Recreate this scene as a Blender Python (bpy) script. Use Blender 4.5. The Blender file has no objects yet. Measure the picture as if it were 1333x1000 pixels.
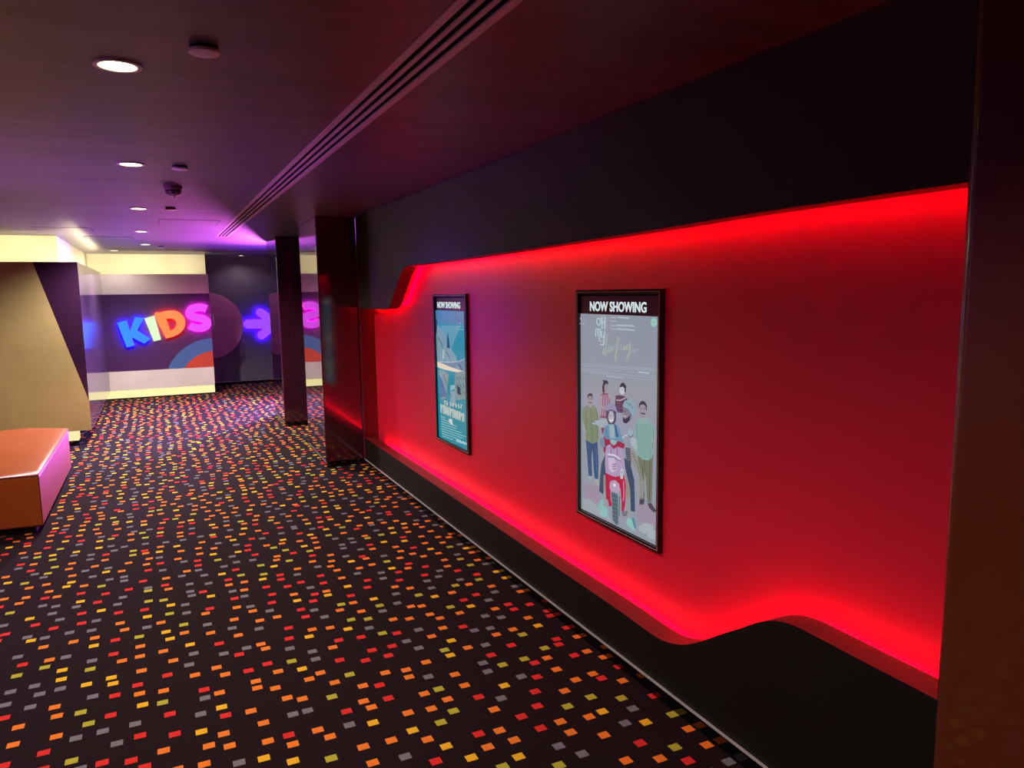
import bpy, bmesh, math, random
from mathutils import Vector, Matrix
C = bpy.context.scene.collection
sc = bpy.context.scene
H = 2.36; W = 1.75; BACK = 1.885; EYE = 1.65

# ------------------------------------------------------------------ materials
def lin(c):
    return tuple(((v/255)/12.92 if v/255 <= .04045 else ((v/255+.055)/1.055)**2.4) for v in c) + (1,)
def mat(name, rgb, rough=.5, spec=.5, metal=0, coat=0, coat_rough=.05, ior=1.5, emit=None, es=0, bump=None, vary=None):
    m = bpy.data.materials.new(name); m.use_nodes = True; nt = m.node_tree
    b = nt.nodes['Principled BSDF']; I = b.inputs
    I['Base Color'].default_value = lin(rgb); I['Roughness'].default_value = rough; I['Metallic'].default_value = metal
    I['IOR'].default_value = ior; I['Specular IOR Level'].default_value = spec
    I['Coat Weight'].default_value = coat; I['Coat Roughness'].default_value = coat_rough
    if emit: I['Emission Color'].default_value = lin(emit); I['Emission Strength'].default_value = es
    tc = nt.nodes.new('ShaderNodeTexCoord')
    n = nt.nodes.new('ShaderNodeTexNoise'); mp = nt.nodes.new('ShaderNodeMapping')
    nt.links.new(tc.outputs['Object'], mp.inputs['Vector']); nt.links.new(mp.outputs['Vector'], n.inputs['Vector'])
    sclv, amt = vary or ((3, 3, 3), .08)
    mp.inputs['Scale'].default_value = sclv; n.inputs['Scale'].default_value = 1; n.inputs['Detail'].default_value = 5
    mx = nt.nodes.new('ShaderNodeMix'); mx.data_type = 'RGBA'; mx.blend_type = 'MULTIPLY'
    mr = nt.nodes.new('ShaderNodeMapRange'); mr.inputs['From Min'].default_value = .3; mr.inputs['From Max'].default_value = .7
    mr.inputs['To Min'].default_value = 1-amt; mr.inputs['To Max'].default_value = 1+amt
    nt.links.new(n.outputs['Fac'], mr.inputs['Value'])
    mx.inputs['Factor'].default_value = 1; mx.inputs[6].default_value = lin(rgb)
    nt.links.new(mr.outputs['Result'], mx.inputs[7]); nt.links.new(mx.outputs[2], I['Base Color'])
    if bump:
        n2 = nt.nodes.new('ShaderNodeTexNoise'); n2.inputs['Scale'].default_value = bump[0]; n2.inputs['Detail'].default_value = 4
        bp = nt.nodes.new('ShaderNodeBump'); bp.inputs['Strength'].default_value = bump[1]; bp.inputs['Distance'].default_value = .004
        nt.links.new(tc.outputs['Object'], n2.inputs['Vector']); nt.links.new(n2.outputs['Fac'], bp.inputs['Height'])
        nt.links.new(bp.outputs['Normal'], I['Normal'])
    return m
def glow(name, rgb, s):
    m = bpy.data.materials.new(name); m.use_nodes = True; nt = m.node_tree; nt.nodes.clear()
    e = nt.nodes.new('ShaderNodeEmission'); o = nt.nodes.new('ShaderNodeOutputMaterial')
    e.inputs[0].default_value = lin(rgb); e.inputs[1].default_value = s
    nt.links.new(e.outputs[0], o.inputs[0]); return m

def carpet():
    m = bpy.data.materials.new('carpet'); m.use_nodes = True; nt = m.node_tree; N = nt.nodes; L = nt.links
    b = N['Principled BSDF']; b.inputs['Roughness'].default_value = .95; b.inputs['Specular IOR Level'].default_value = .1
    tc = N.new('ShaderNodeTexCoord'); sep = N.new('ShaderNodeSeparateXYZ'); L.new(tc.outputs['Object'], sep.inputs[0])
    def M(op, a, bb=None):
        n = N.new('ShaderNodeMath'); n.operation = op
        for i, v in enumerate((a, bb)):
            if v is None: continue
            if isinstance(v, (int, float)): n.inputs[i].default_value = v
            else: L.new(v, n.inputs[i])
        return n.outputs[0]
    cx, cy = .104, .117
    px = M('DIVIDE', sep.outputs[0], cx); ix = M('FLOOR', px)
    wn0 = N.new('ShaderNodeTexWhiteNoise'); wn0.noise_dimensions = '1D'; L.new(ix, wn0.inputs['W'])
    py = M('ADD', M('DIVIDE', sep.outputs[1], cy), wn0.outputs['Value']); iy = M('FLOOR', py)
    cb = N.new('ShaderNodeCombineXYZ'); L.new(ix, cb.inputs[0]); L.new(iy, cb.inputs[1])
    wn = N.new('ShaderNodeTexWhiteNoise'); wn.noise_dimensions = '3D'; L.new(cb.outputs[0], wn.inputs['Vector'])
    sc3 = N.new('ShaderNodeSeparateColor'); L.new(wn.outputs['Color'], sc3.inputs[0])
    def axis(p, i, r, half, jit):
        f = M('SUBTRACT', M('SUBTRACT', p, i), .5)
        f = M('SUBTRACT', f, M('MULTIPLY', M('SUBTRACT', r, .5), jit))
        return M('LESS_THAN', M('ABSOLUTE', f), half)
    mx_ = axis(px, ix, sc3.outputs[0], .0205/cx, .56)
    my_ = axis(py, iy, sc3.outputs[1], .0185/cy, .62)
    mask = M('MULTIPLY', mx_, my_)
    ramp = N.new('ShaderNodeValToRGB'); ramp.color_ramp.interpolation = 'CONSTANT'
    cols = [(0, (226, 120, 44)), (.34, (206, 44, 44)), (.56, (112, 110, 124)), (.76, (226, 172, 40)), (.89, (170, 164, 56))]
    el = ramp.color_ramp.elements; el[0].position = 0; el[0].color = lin(cols[0][1]); el[1].position = cols[1][0]; el[1].color = lin(cols[1][1])
    for p, c in cols[2:]: e = el.new(p); e.color = lin(c)
    L.new(sc3.outputs[2], ramp.inputs[0])
    pile = N.new('ShaderNodeTexNoise'); pile.inputs['Scale'].default_value = 420; pile.inputs['Detail'].default_value = 2; L.new(tc.outputs['Object'], pile.inputs['Vector'])
    pr = N.new('ShaderNodeMapRange'); pr.inputs['To Min'].default_value = .55; pr.inputs['To Max'].default_value = 1.45; L.new(pile.outputs['Fac'], pr.inputs['Value'])
    a = N.new('ShaderNodeMix'); a.data_type = 'RGBA'; a.inputs[6].default_value = lin((27, 14, 21)); L.new(mask, a.inputs['Factor']); L.new(ramp.outputs[0], a.inputs[7])
    g = N.new('ShaderNodeMix'); g.data_type = 'RGBA'; g.blend_type = 'MULTIPLY'; g.inputs['Factor'].default_value = 1
    L.new(a.outputs[2], g.inputs[6]); L.new(pr.outputs[0], g.inputs[7]); L.new(g.outputs[2], b.inputs['Base Color'])
    bp = N.new('ShaderNodeBump'); bp.inputs['Strength'].default_value = .4; bp.inputs['Distance'].default_value = .003
    L.new(pile.outputs['Fac'], bp.inputs['Height']); L.new(bp.outputs[0], b.inputs['Normal'])
    return m

M_carpet = carpet()
M_ceil = mat('ceiling_panel', (82, 74, 90), rough=.42, spec=.5, vary=((.55, 9, 1), .30))
M_black = mat('black_paint', (17, 15, 16), rough=.55, spec=.25)
M_fascia = mat('charcoal_paint', (60, 50, 56), rough=.55, spec=.3)
M_red = mat('red_wall_paint', (206, 30, 62), rough=.33, spec=.45, bump=(60, .05), vary=((2, 2, 2), .04))
M_ledge = mat('dark_red_edge', (92, 10, 20), rough=.45)
M_skirt = mat('black_gloss_skirting', (8, 6, 7), rough=.08, spec=.6)
M_lit_edge = mat('lit_edge_line', (168, 158, 166), rough=.35)  # pale tone stands for light caught on the skirting's top edge
M_metal = mat('brushed_metal_trim', (190, 186, 190), rough=.3, metal=1)
M_plum = mat('plum_gloss_laminate', (34, 16, 34), rough=.05, spec=1, ior=1.75, coat=1, coat_rough=.02)
M_warm_lit = mat('warm_lit_plum_laminate', (86, 36, 22), rough=.22, spec=.5, coat=.6, coat_rough=.06)  # pillar laminate with the warm light on it painted in as brown
M_frontl = mat('plum_red_reflect_laminate', (66, 22, 38), rough=.10, spec=.9, ior=1.7)  # base made redder than the sides to carry the red wall's reflection
M_dark = mat('dark_slate_paint', (92, 80, 98), rough=.4, spec=.4)
M_grey = mat('warm_grey_laminate', (192, 178, 166), rough=.22, spec=.5)
M_purple = mat('deep_purple_laminate', (60, 28, 70), rough=.3, spec=.6)
M_blue = mat('slate_blue_graphic', (62, 88, 132), rough=.2)
M_rust = mat('rust_red_graphic', (170, 62, 46), rough=.2)
M_beige = mat('beige_gloss_laminate', (178, 156, 106), rough=.14, spec=.5, coat=.4)
M_aub = mat('aubergine_laminate', (52, 26, 52), rough=.16, spec=.5)
M_cream = mat('cream_cove_paint', (232, 228, 212), rough=.7)
M_disc = mat('plum_disc', (190, 110, 165), rough=.3)
M_white = mat('white_plastic', (214, 204, 208), rough=.4)
M_grill = mat('pale_metal_grille', (212, 186, 200), rough=.45)
M_leather = mat('orange_leatherette', (156, 72, 30), rough=.36, spec=.5, bump=(160, .25), vary=((5, 5, 5), .06))
M_seam = mat('brown_stitch', (90, 38, 20), rough=.7)
M_frame = mat('black_gloss_frame', (14, 8, 10), rough=.12, spec=.6)
M_head = mat('poster_header_film', (54, 22, 38), rough=.1, spec=.5, emit=(60, 20, 40), es=.35)
M_smoke = mat('detector_plastic', (120, 100, 104), rough=.5)
M_slot = mat('slot_black', (6, 5, 7), rough=.9)

# ------------------------------------------------------------------ mesh helpers
def box(bm, a, b, mi=0):
    x0, y0, z0 = a; x1, y1, z1 = b
    v = [bm.verts.new(p) for p in ((x0,y0,z0),(x1,y0,z0),(x1,y1,z0),(x0,y1,z0),(x0,y0,z1),(x1,y0,z1),(x1,y1,z1),(x0,y1,z1))]
    for f in ((3,2,1,0),(4,5,6,7),(0,1,5,4),(1,2,6,5),(2,3,7,6),(3,0,4,7)):
        bm.faces.new([v[i] for i in f]).material_index = mi
def prism(bm, pts, axis, a, b, mi=0, mside=None):
    """outline pts in the plane across `axis`, given thickness from a to b"""
    def P(p, t): return {'x': (t, p[0], p[1]), 'y': (p[0], t, p[1]), 'z': (p[0], p[1], t)}[axis]
    A = [bm.verts.new(P(p, a)) for p in pts]; B = [bm.verts.new(P(p, b)) for p in pts]
    bm.faces.new(A).material_index = mi; bm.faces.new(B[::-1]).material_index = mi
    n = len(pts)
    for i in range(n):
        bm.faces.new((A[i], B[i], B[(i+1) % n], A[(i+1) % n])).material_index = mi if mside is None else mside
def ring_prism(bm, outer, inner, axis, a, b, mi=0):
    def P(p, t): return {'x': (t, p[0], p[1]), 'y': (p[0], t, p[1]), 'z': (p[0], p[1], t)}[axis]
    q = [[bm.verts.new(P(p, t)) for p in r] for r in (outer, inner) for t in (a, b)]
    oa, ob, ia, ib = q; n = len(outer)
    for i in range(n):
        j = (i+1) % n
        for f in ((oa[i], oa[j], ia[j], ia[i]), (ob[i], ib[i], ib[j], ob[j]), (oa[i], ob[i], ob[j], oa[j]), (ia[i], ia[j], ib[j], ib[i])):
            bm.faces.new(f).material_index = mi
def circle(cx, cy, r, n=48, a0=0, a1=2*math.pi, end=False):
    m = n if not end else n-1
    return [(cx+r*math.cos(a0+(a1-a0)*i/m), cy+r*math.sin(a0+(a1-a0)*i/m)) for i in range(n)]
def lathe(bm, prof, c, n=40, mi=0):
    """profile of (radius, z) about the vertical axis through c"""
    rings = [[bm.verts.new((c[0]+r*math.cos(2*math.pi*i/n), c[1]+r*math.sin(2*math.pi*i/n), c[2]+z)) for i in range(n)] for r, z in prof]
    for A, B in zip(rings, rings[1:]):
        for i in range(n): bm.faces.new((A[i], A[(i+1) % n], B[(i+1) % n], B[i])).material_index = mi
    bm.faces.new(rings[0][::-1]).material_index = mi; bm.faces.new(rings[-1]).material_index = mi
def obj(name, bm, mats, parent=None, bevel=0, seg=3, smooth=False, ang=35):
    bmesh.ops.recalc_face_normals(bm, faces=bm.faces)
    me = bpy.data.meshes.new(name); bm.to_mesh(me); bm.free()
    for m in (mats if isinstance(mats, (list, tuple)) else [mats]): me.materials.append(m)
    o = bpy.data.objects.new(name, me); C.objects.link(o)
    if bevel:
        md = o.modifiers.new('Bevel', 'BEVEL'); md.width = bevel; md.segments = seg; md.limit_method = 'ANGLE'; md.angle_limit = math.radians(40)
        md.harden_normals = False
    if smooth or bevel:
        for p in me.polygons: p.use_smooth = True
        bm2 = bmesh.new(); bm2.from_mesh(me)
        for e in bm2.edges:
            if len(e.link_faces) == 2 and e.calc_face_angle(0) > math.radians(ang): e.smooth = bool(bevel)
        bm2.to_mesh(me); bm2.free()
        if bevel:
            w = o.modifiers.new('WN', 'WEIGHTED_NORMAL'); w.keep_sharp = False
    if parent:
        o.parent = parent; o.matrix_parent_inverse = Matrix.Translation(parent.location).inverted()
    return o
def tag(o, label, cat, group=None, kind='thing'):
    o['label'] = label; o['category'] = cat; o['kind'] = kind
    if group: o['group'] = group
    return o
def thing(name, loc, label, cat, group=None):
    o = bpy.data.objects.new(name, None); C.objects.link(o); o.location = loc; o.empty_display_size = .05
    return tag(o, label, cat, group)
def struct(name, bm, m, **k):
    o = obj(name, bm, m, **k); o['kind'] = 'structure'; return o
def B(): return bmesh.new()
def text_bm(body, size, offset=0, depth=0, sx=1, align='LEFT'):
    cu = bpy.data.curves.new('lettering', 'FONT'); cu.body = body; cu.size = size; cu.offset = offset; cu.extrude = depth; cu.align_x = align; cu.resolution_u = 3
    o = bpy.data.objects.new('lettering_tmp', cu); C.objects.link(o)
    bpy.context.view_layer.update()
    me = bpy.data.meshes.new_from_object(o.evaluated_get(bpy.context.evaluated_depsgraph_get()))
    bm = B(); bm.from_mesh(me); bpy.data.objects.remove(o); bpy.data.curves.remove(cu); bpy.data.meshes.remove(me)
    return bm
# light levels
RED_S = 72; COVE_S = 50; HALO = 6.0; ART_S = .95; EXPO = 0
DOWN = [(-.054, .75, 85), (-.054, 2.68, 115), (-.065, 4.59, 140), (-.065, 6.84, 240), (-.08, 9.2, 560), (-.06, 11.46, 640), (-.5, 13.05, 40), (-.054, -1.2, 40), (-2.2, 1.5, 60), (-2.2, 5, 45), (-2.2, 7.5, 80), (1.46, 14.3, 14)]
BEAMS = [('added_blue_wash', (-2.6, 8.6, 1.3), (1.88, 4.75, 1.38), 650, (.16, .0, 1), 15),  # added unseen lamp, stands in for the sign's reflection on the red wall
         ('added_violet_fill', (2.3, 13.0, .3), (1.0, 10.2, 2.36), 1300, (.26, .05, 1), 90),  # added lamps hidden round the corner, tint the ceiling and far floor
         ('added_pink_fill', (2.2, 13.3, .3), (.3, 8.0, 2.36), 3600, (.85, .13, .88), 56),
         ('added_floor_fill', (2.9, 12.6, 1.9), (.5, 10.6, 0), 3000, (.50, .32, 1), 90),
         ('added_left_violet_fill', (-2.4, 5.2, .5), (-.5, 4.8, 2.36), 260, (.60, .14, 1), 64),  # added unseen uplights on the left, tint the nearer ceiling
         ('added_left_pink_fill', (-2.0, 2.6, .5), (-.4, 2.6, 2.36), 30, (.7, .3, .8), 64)]
ART_NEAR=[((150,138,158),[(3.0452,0.7223),(2.8798,0.7448),(2.8798,0.6571),(2.9954,0.6434),(3.0454,0.6793)]),
((150,138,158),[(2.5947,0.7303),(2.4347,0.7668),(2.4551,0.6647),(2.5309,0.6666),(2.5858,0.6512)]),
((150,160,168),[(3.0456,0.6361),(2.9854,0.6565),(2.7616,0.6019),(3.0398,0.5862)]),
((158,168,178),[(2.4699,0.6558),(2.4749,0.6442),(2.4894,0.6319),(2.5106,0.6211),(2.5346,0.6140),(2.5565,0.6121),(2.5719,0.6159),(2.5776,0.6247),(2.5722,0.6367),(2.5570,0.6493),(2.5352,0.6601),(2.5112,0.6668),(2.4899,0.6683),(2.4752,0.6644)]),
((158,168,178),[(2.4253,0.6411),(2.4295,0.6309),(2.4416,0.6200),(2.4592,0.6106),(2.4792,0.6046),(2.4974,0.6031),(2.5102,0.6067),(2.5148,0.6145),(2.5104,0.6250),(2.4978,0.6361),(2.4798,0.6454),(2.4599,0.6512),(2.4421,0.6524),(2.4298,0.6488)]),
((115,135,145),[(3.0416,0.6960),(2.9956,0.6847),(2.9929,0.6869),(3.0389,0.6983)]),
((115,135,145),[(2.9973,0.6849),(2.9557,0.6838),(2.9540,0.6861),(2.9955,0.6872)]),
((115,125,145),[(2.4890,0.8355),(2.4391,0.8330),(2.4379,0.8349),(2.4878,0.8374)]),
((56,84,122),[(3.0140,0.9379),(2.9086,0.9482),(2.8996,0.8561),(2.9026,0.7688),(2.9331,0.7659),(2.9423,0.8108),(2.9544,0.9118),(2.9608,0.8538),(2.9567,0.7707),(2.9893,0.7686),(2.9985,0.8462)]),
((40,64,98),[(2.9531,0.9327),(2.9545,0.8945),(2.9508,0.8951),(2.9494,0.9333)]),
((40,64,98),[(2.9842,0.8900),(2.9780,0.8228),(2.9749,0.8235),(2.9811,0.8907)]),
((84,112,150),[(2.9226,0.9150),(2.9165,0.8022),(2.9129,0.8031),(2.9189,0.9157)]),
((150,162,160),[(2.9906,0.7649),(2.9567,0.7691),(2.9629,0.7474),(2.9862,0.7472)]),
((150,162,160),[(2.9319,0.7635),(2.9014,0.7684),(2.8978,0.7407),(2.9240,0.7396)]),
((118,134,108),[(2.9964,1.1099),(2.9468,1.1152),(2.9121,1.1003),(2.8945,1.0508),(2.9009,0.9890),(2.8969,0.9526),(2.9513,0.9297),(3.0115,0.9368),(3.0198,0.9691),(3.0350,1.0116),(3.0468,1.0458),(3.0415,1.0825),(3.0218,1.0977)]),
((84,100,84),[(2.9733,1.1056),(2.9624,1.0575),(2.9591,1.0582),(2.9700,1.1062)]),
((84,100,84),[(2.9626,1.0587),(2.9594,0.9786),(2.9561,0.9792),(2.9593,1.0593)]),
((84,100,84),[(2.9595,0.9798),(2.9562,0.9313),(2.9529,0.9320),(2.9562,0.9804)]),
((100,116,92),[(3.0187,1.0717),(2.9019,1.0750),(2.9014,1.0763),(3.0182,1.0731)]),
((100,116,92),[(3.0155,1.0454),(2.9020,1.0490),(2.9014,1.0503),(3.0149,1.0468)]),
((100,116,92),[(3.0122,1.0191),(2.9020,1.0229),(2.9015,1.0243),(3.0117,1.0205)]),
((100,116,92),[(3.0090,0.9928),(2.9020,0.9968),(2.9015,0.9982),(3.0084,0.9942)]),
((100,116,92),[(3.0057,0.9664),(2.9020,0.9706),(2.9015,0.9720),(3.0051,0.9678)]),
((92,108,88),[(3.0155,1.0867),(3.0097,1.0326),(3.0055,1.0334),(3.0113,1.0874)]),
((92,108,88),[(3.0097,1.0342),(3.0135,0.9739),(3.0092,0.9746),(3.0055,1.0348)]),
((92,108,88),[(2.9165,1.0917),(2.9125,1.0299),(2.9085,1.0306),(2.9125,1.0923)]),
((92,108,88),[(2.9126,1.0314),(2.9077,0.9696),(2.9037,0.9704),(2.9086,1.0321)]),
((150,152,158),[(3.0470,1.0142),(3.0315,1.0189),(3.0079,0.9756),(3.0182,0.9613),(3.0351,0.9846)]),
((150,152,158),[(2.9906,1.1160),(2.9525,1.1210),(2.9575,1.1063),(2.9707,1.0988),(2.9873,1.1054)]),
((140,142,150),[(2.9484,1.1412),(2.9508,1.1291),(2.9574,1.1188),(2.9670,1.1123),(2.9776,1.1109),(2.9873,1.1149),(2.9940,1.1236),(2.9963,1.1351),(2.9939,1.1473),(2.9871,1.1576),(2.9775,1.1640),(2.9668,1.1653),(2.9573,1.1612),(2.9507,1.1526)]),
((48,54,68),[(2.9972,1.1372),(2.9971,1.1571),(2.9754,1.1694),(2.9524,1.1668),(2.9459,1.1415),(2.9525,1.1516),(2.9689,1.1561),(2.9888,1.1515)]),
((48,54,68),[(2.9865,1.1211),(2.9573,1.1228),(2.9565,1.1264),(2.9856,1.1247)]),
((48,54,68),[(2.9890,1.1406),(2.9755,1.1434),(2.9761,1.1455),(2.9896,1.1427)]),
((48,54,68),[(2.9690,1.1433),(2.9540,1.1436),(2.9532,1.1458),(2.9682,1.1456)]),
((128,78,100),[(2.8803,1.1711),(2.8553,1.1839),(2.8207,1.1846),(2.8001,1.1619),(2.8076,1.1315),(2.8319,1.0688),(2.8850,1.0652),(2.8740,1.1141),(2.8905,1.1420)]),
((176,168,186),[(2.8692,1.1734),(2.8795,1.0739),(2.8748,1.0744),(2.8645,1.1738)]),
((176,168,186),[(2.8551,1.1750),(2.8670,1.0757),(2.8623,1.0762),(2.8505,1.1754)]),
((176,168,186),[(2.8412,1.1767),(2.8545,1.0775),(2.8498,1.0780),(2.8366,1.1771)]),
((176,168,186),[(2.8274,1.1784),(2.8421,1.0794),(2.8374,1.0798),(2.8228,1.1787)]),
((176,168,186),[(2.8137,1.1800),(2.8297,1.0812),(2.8252,1.0816),(2.8091,1.1803)]),
((150,152,158),[(2.8821,1.1668),(2.8909,1.1274),(2.8800,1.1281),(2.8712,1.1674)]),
((150,152,158),[(2.8916,1.1287),(2.8573,1.1087),(2.8487,1.1135),(2.8828,1.1335)]),
((150,152,158),[(2.8575,1.1087),(2.8159,1.1195),(2.8182,1.1250),(2.8599,1.1142)]),
((48,54,68),[(2.8553,1.2356),(2.8323,1.2455),(2.8170,1.2353),(2.8208,1.2224),(2.8399,1.2245),(2.8460,1.1858),(2.8630,1.1830),(2.8677,1.2088)]),
((142,142,152),[(2.8154,1.2104),(2.8170,1.2014),(2.8217,1.1939),(2.8284,1.1892),(2.8359,1.1883),(2.8427,1.1915),(2.8474,1.1980),(2.8491,1.2066),(2.8474,1.2156),(2.8427,1.2232),(2.8360,1.2278),(2.8285,1.2286),(2.8217,1.2254),(2.8171,1.2189)]),
((48,54,68),[(2.8624,1.2366),(2.8194,1.2306),(2.8139,1.2381),(2.8568,1.2442)]),
((150,152,158),[(2.8229,1.1981),(2.8044,1.1587),(2.7942,1.1614),(2.8126,1.2007)]),
((78,62,84),[(2.7570,1.1830),(2.7206,1.1890),(2.6848,1.1884),(2.6636,1.1789),(2.6843,1.1153),(2.7383,1.1085),(2.7605,1.1378)]),
((112,72,96),[(2.7518,1.1499),(2.6761,1.1533),(2.6752,1.1566),(2.7510,1.1532)]),
((112,72,96),[(2.7519,1.1292),(2.6832,1.1299),(2.6820,1.1333),(2.7507,1.1326)]),
((112,72,96),[(2.7299,1.1756),(2.7295,1.1122),(2.7252,1.1128),(2.7256,1.1761)]),
((150,160,172),[(2.7536,1.1609),(2.7177,1.1629),(2.7165,1.1688),(2.7523,1.1668)]),
((150,160,172),[(2.7214,1.1621),(2.6727,1.1808),(2.6768,1.1855),(2.7256,1.1668)]),
((185,190,202),[(2.6836,1.2161),(2.6857,1.2071),(2.6915,1.1994),(2.7000,1.1944),(2.7096,1.1933),(2.7182,1.1962),(2.7243,1.2026),(2.7265,1.2112),(2.7244,1.2204),(2.7184,1.2281),(2.7098,1.2330),(2.7003,1.2340),(2.6917,1.2310),(2.6858,1.2247)]),
((52,50,70),[(2.7251,1.2245),(2.7137,1.2429),(2.6923,1.2475),(2.6739,1.2342),(2.6765,1.2097),(2.6863,1.2024),(2.6865,1.2227),(2.7029,1.2290),(2.7193,1.2231)]),
((48,54,68),[(2.7183,1.2155),(2.7078,1.2157),(2.7073,1.2174),(2.7178,1.2172)]),
((48,54,68),[(2.7002,1.2159),(2.6898,1.2170),(2.6898,1.2187),(2.7002,1.2175)]),
((112,116,100),[(2.5850,0.9457),(2.5344,0.9371),(2.4746,0.9718),(2.4789,0.8614),(2.4827,0.7614),(2.5137,0.7581),(2.5257,0.8554),(2.5353,0.8905),(2.5360,0.8251),(2.5322,0.7651),(2.5680,0.7571),(2.5673,0.8366),(2.5766,0.8958)]),
((78,84,78),[(2.5518,0.9065),(2.5408,0.7761),(2.5361,0.7773),(2.5472,0.9076)]),
((78,84,78),[(2.4987,0.9361),(2.5009,0.7674),(2.4964,0.7685),(2.4942,0.9369)]),
((84,90,82),[(2.5367,0.9375),(2.5312,0.8718),(2.5266,0.8729),(2.5322,0.9385)]),
((72,68,82),[(2.5711,0.7544),(2.5322,0.7675),(2.5381,0.7411),(2.5693,0.7340)]),
((72,68,82),[(2.5129,0.7550),(2.4849,0.7603),(2.4474,0.7360),(2.4694,0.7255),(2.5012,0.7380)]),
((128,166,160),[(2.5642,1.1126),(2.5217,1.1197),(2.4830,1.1015),(2.4623,1.0624),(2.4768,1.0213),(2.4809,0.9582),(2.5096,0.9384),(2.5521,0.9338),(2.5858,0.9496),(2.5965,0.9999),(2.6072,1.0462),(2.6008,1.0873)]),
((98,136,136),[(2.5872,1.0779),(2.5805,0.9561),(2.5778,0.9567),(2.5845,1.0784)]),
((98,136,136),[(2.5752,1.0798),(2.5691,0.9583),(2.5664,0.9588),(2.5725,1.0803)]),
((98,136,136),[(2.5632,1.0817),(2.5575,0.9406),(2.5549,0.9411),(2.5605,1.0821)]),
((98,136,136),[(2.5513,1.0875),(2.5463,0.9428),(2.5436,0.9434),(2.5487,1.0879)]),
((98,136,136),[(2.5395,1.0893),(2.5351,0.9450),(2.5325,0.9456),(2.5369,1.0898)]),
((98,136,136),[(2.5278,1.0912),(2.5240,0.9472),(2.5214,0.9478),(2.5252,1.0916)]),
((98,136,136),[(2.5162,1.0930),(2.5129,0.9494),(2.5104,0.9499),(2.5136,1.0934)]),
((98,136,136),[(2.5046,1.0948),(2.5020,0.9516),(2.4994,0.9521),(2.5020,1.0952)]),
((98,136,136),[(2.4931,1.0966),(2.4911,0.9538),(2.4885,0.9543),(2.4906,1.0970)]),
((84,112,116),[(2.4816,1.0831),(2.4745,1.0440),(2.4707,1.0449),(2.4778,1.0839)]),
((84,112,116),[(2.4745,1.0458),(2.4822,0.9963),(2.4785,0.9968),(2.4707,1.0462)]),
((84,112,116),[(2.5960,1.0808),(2.5939,1.0155),(2.5899,1.0163),(2.5920,1.0815)]),
((150,152,158),[(2.4769,1.0290),(2.4585,1.0631),(2.4567,1.0249),(2.4749,0.9828)]),
((150,152,158),[(2.5637,1.1285),(2.5232,1.1343),(2.5255,1.1145),(2.5436,1.1039),(2.5622,1.1110)]),
((142,142,152),[(2.5233,1.1459),(2.5257,1.1321),(2.5328,1.1202),(2.5432,1.1126),(2.5548,1.1109),(2.5655,1.1154),(2.5730,1.1253),(2.5758,1.1386),(2.5733,1.1527),(2.5661,1.1646),(2.5556,1.1720),(2.5439,1.1736),(2.5334,1.1689),(2.5261,1.1591)]),
((48,54,68),[(2.5786,1.1461),(2.5775,1.1700),(2.5584,1.1850),(2.5355,1.1840),(2.5211,1.1696),(2.5233,1.1421),(2.5301,1.1645),(2.5451,1.1711),(2.5681,1.1653)]),
((48,54,68),[(2.5662,1.1292),(2.5317,1.1294),(2.5299,1.1346),(2.5643,1.1344)]),
((48,54,68),[(2.5696,1.1522),(2.5551,1.1528),(2.5545,1.1552),(2.5690,1.1547)]),
((48,54,68),[(2.5448,1.1538),(2.5306,1.1529),(2.5294,1.1553),(2.5436,1.1562)]),
((142,148,168),[(2.7529,1.0972),(2.7274,1.1133),(2.6913,1.0979),(2.6627,1.0656),(2.6071,1.0422),(2.5919,1.0127),(2.6621,0.9922),(2.7195,1.0194),(2.7563,1.0467)]),
((150,166,176),[(2.9635,1.0263),(2.9347,1.0421),(2.8787,1.0550),(2.8204,1.0705),(2.8165,1.0372),(2.8629,1.0148),(2.8985,1.0233),(2.9226,1.0265),(2.9470,1.0227)]),
((76,86,104),[(2.9625,1.0233),(2.9436,1.0379),(2.9479,1.0393),(2.9669,1.0247)]),
((76,86,104),[(2.9496,1.0360),(2.9215,1.0363),(2.9200,1.0395),(2.9481,1.0392)]),
((128,58,82),[(2.8723,1.0197),(2.8395,1.0250),(2.8550,0.9967),(2.8668,0.9947)]),
((122,122,132),[(2.6966,1.1381),(2.6563,1.1395),(2.6339,1.1164),(2.6454,1.0885),(2.6733,1.0721),(2.6983,1.0846)]),
((40,46,66),[(2.6998,1.0967),(2.6855,1.0886),(2.6630,1.0960),(2.6408,1.1134),(2.6434,1.0888),(2.6712,1.0699),(2.6954,1.0727)]),
((40,46,66),[(2.6947,1.1255),(2.6740,1.1189),(2.6705,1.1219),(2.6912,1.1285)]),
((205,208,220),[(2.6923,1.1000),(2.6728,1.0990),(2.6712,1.1019),(2.6906,1.1030)]),
((124,160,170),[(2.7002,1.1437),(2.6847,1.1682),(2.6567,1.1790),(2.6276,1.1754),(2.6110,1.1536),(2.6134,1.1174),(2.6310,1.0987),(2.6381,1.1178),(2.6598,1.1350),(2.6916,1.1367)]),
((70,96,118),[(2.6944,1.1353),(2.6592,1.1311),(2.6569,1.1344),(2.6921,1.1386)]),
((70,96,118),[(2.6631,1.1325),(2.6366,1.1123),(2.6320,1.1146),(2.6584,1.1349)]),
((70,96,118),[(2.6383,1.1146),(2.6335,1.0951),(2.6280,1.0963),(2.6328,1.1158)]),
((90,130,140),[(2.6771,1.1622),(2.6356,1.1524),(2.6326,1.1555),(2.6741,1.1654)]),
((90,130,140),[(2.6459,1.1613),(2.6234,1.1383),(2.6185,1.1404),(2.6410,1.1633)]),
((158,176,180),[(2.6379,1.0168),(2.5967,1.0179),(2.5873,0.9614),(2.6133,0.9726),(2.6341,0.9809)]),
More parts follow.
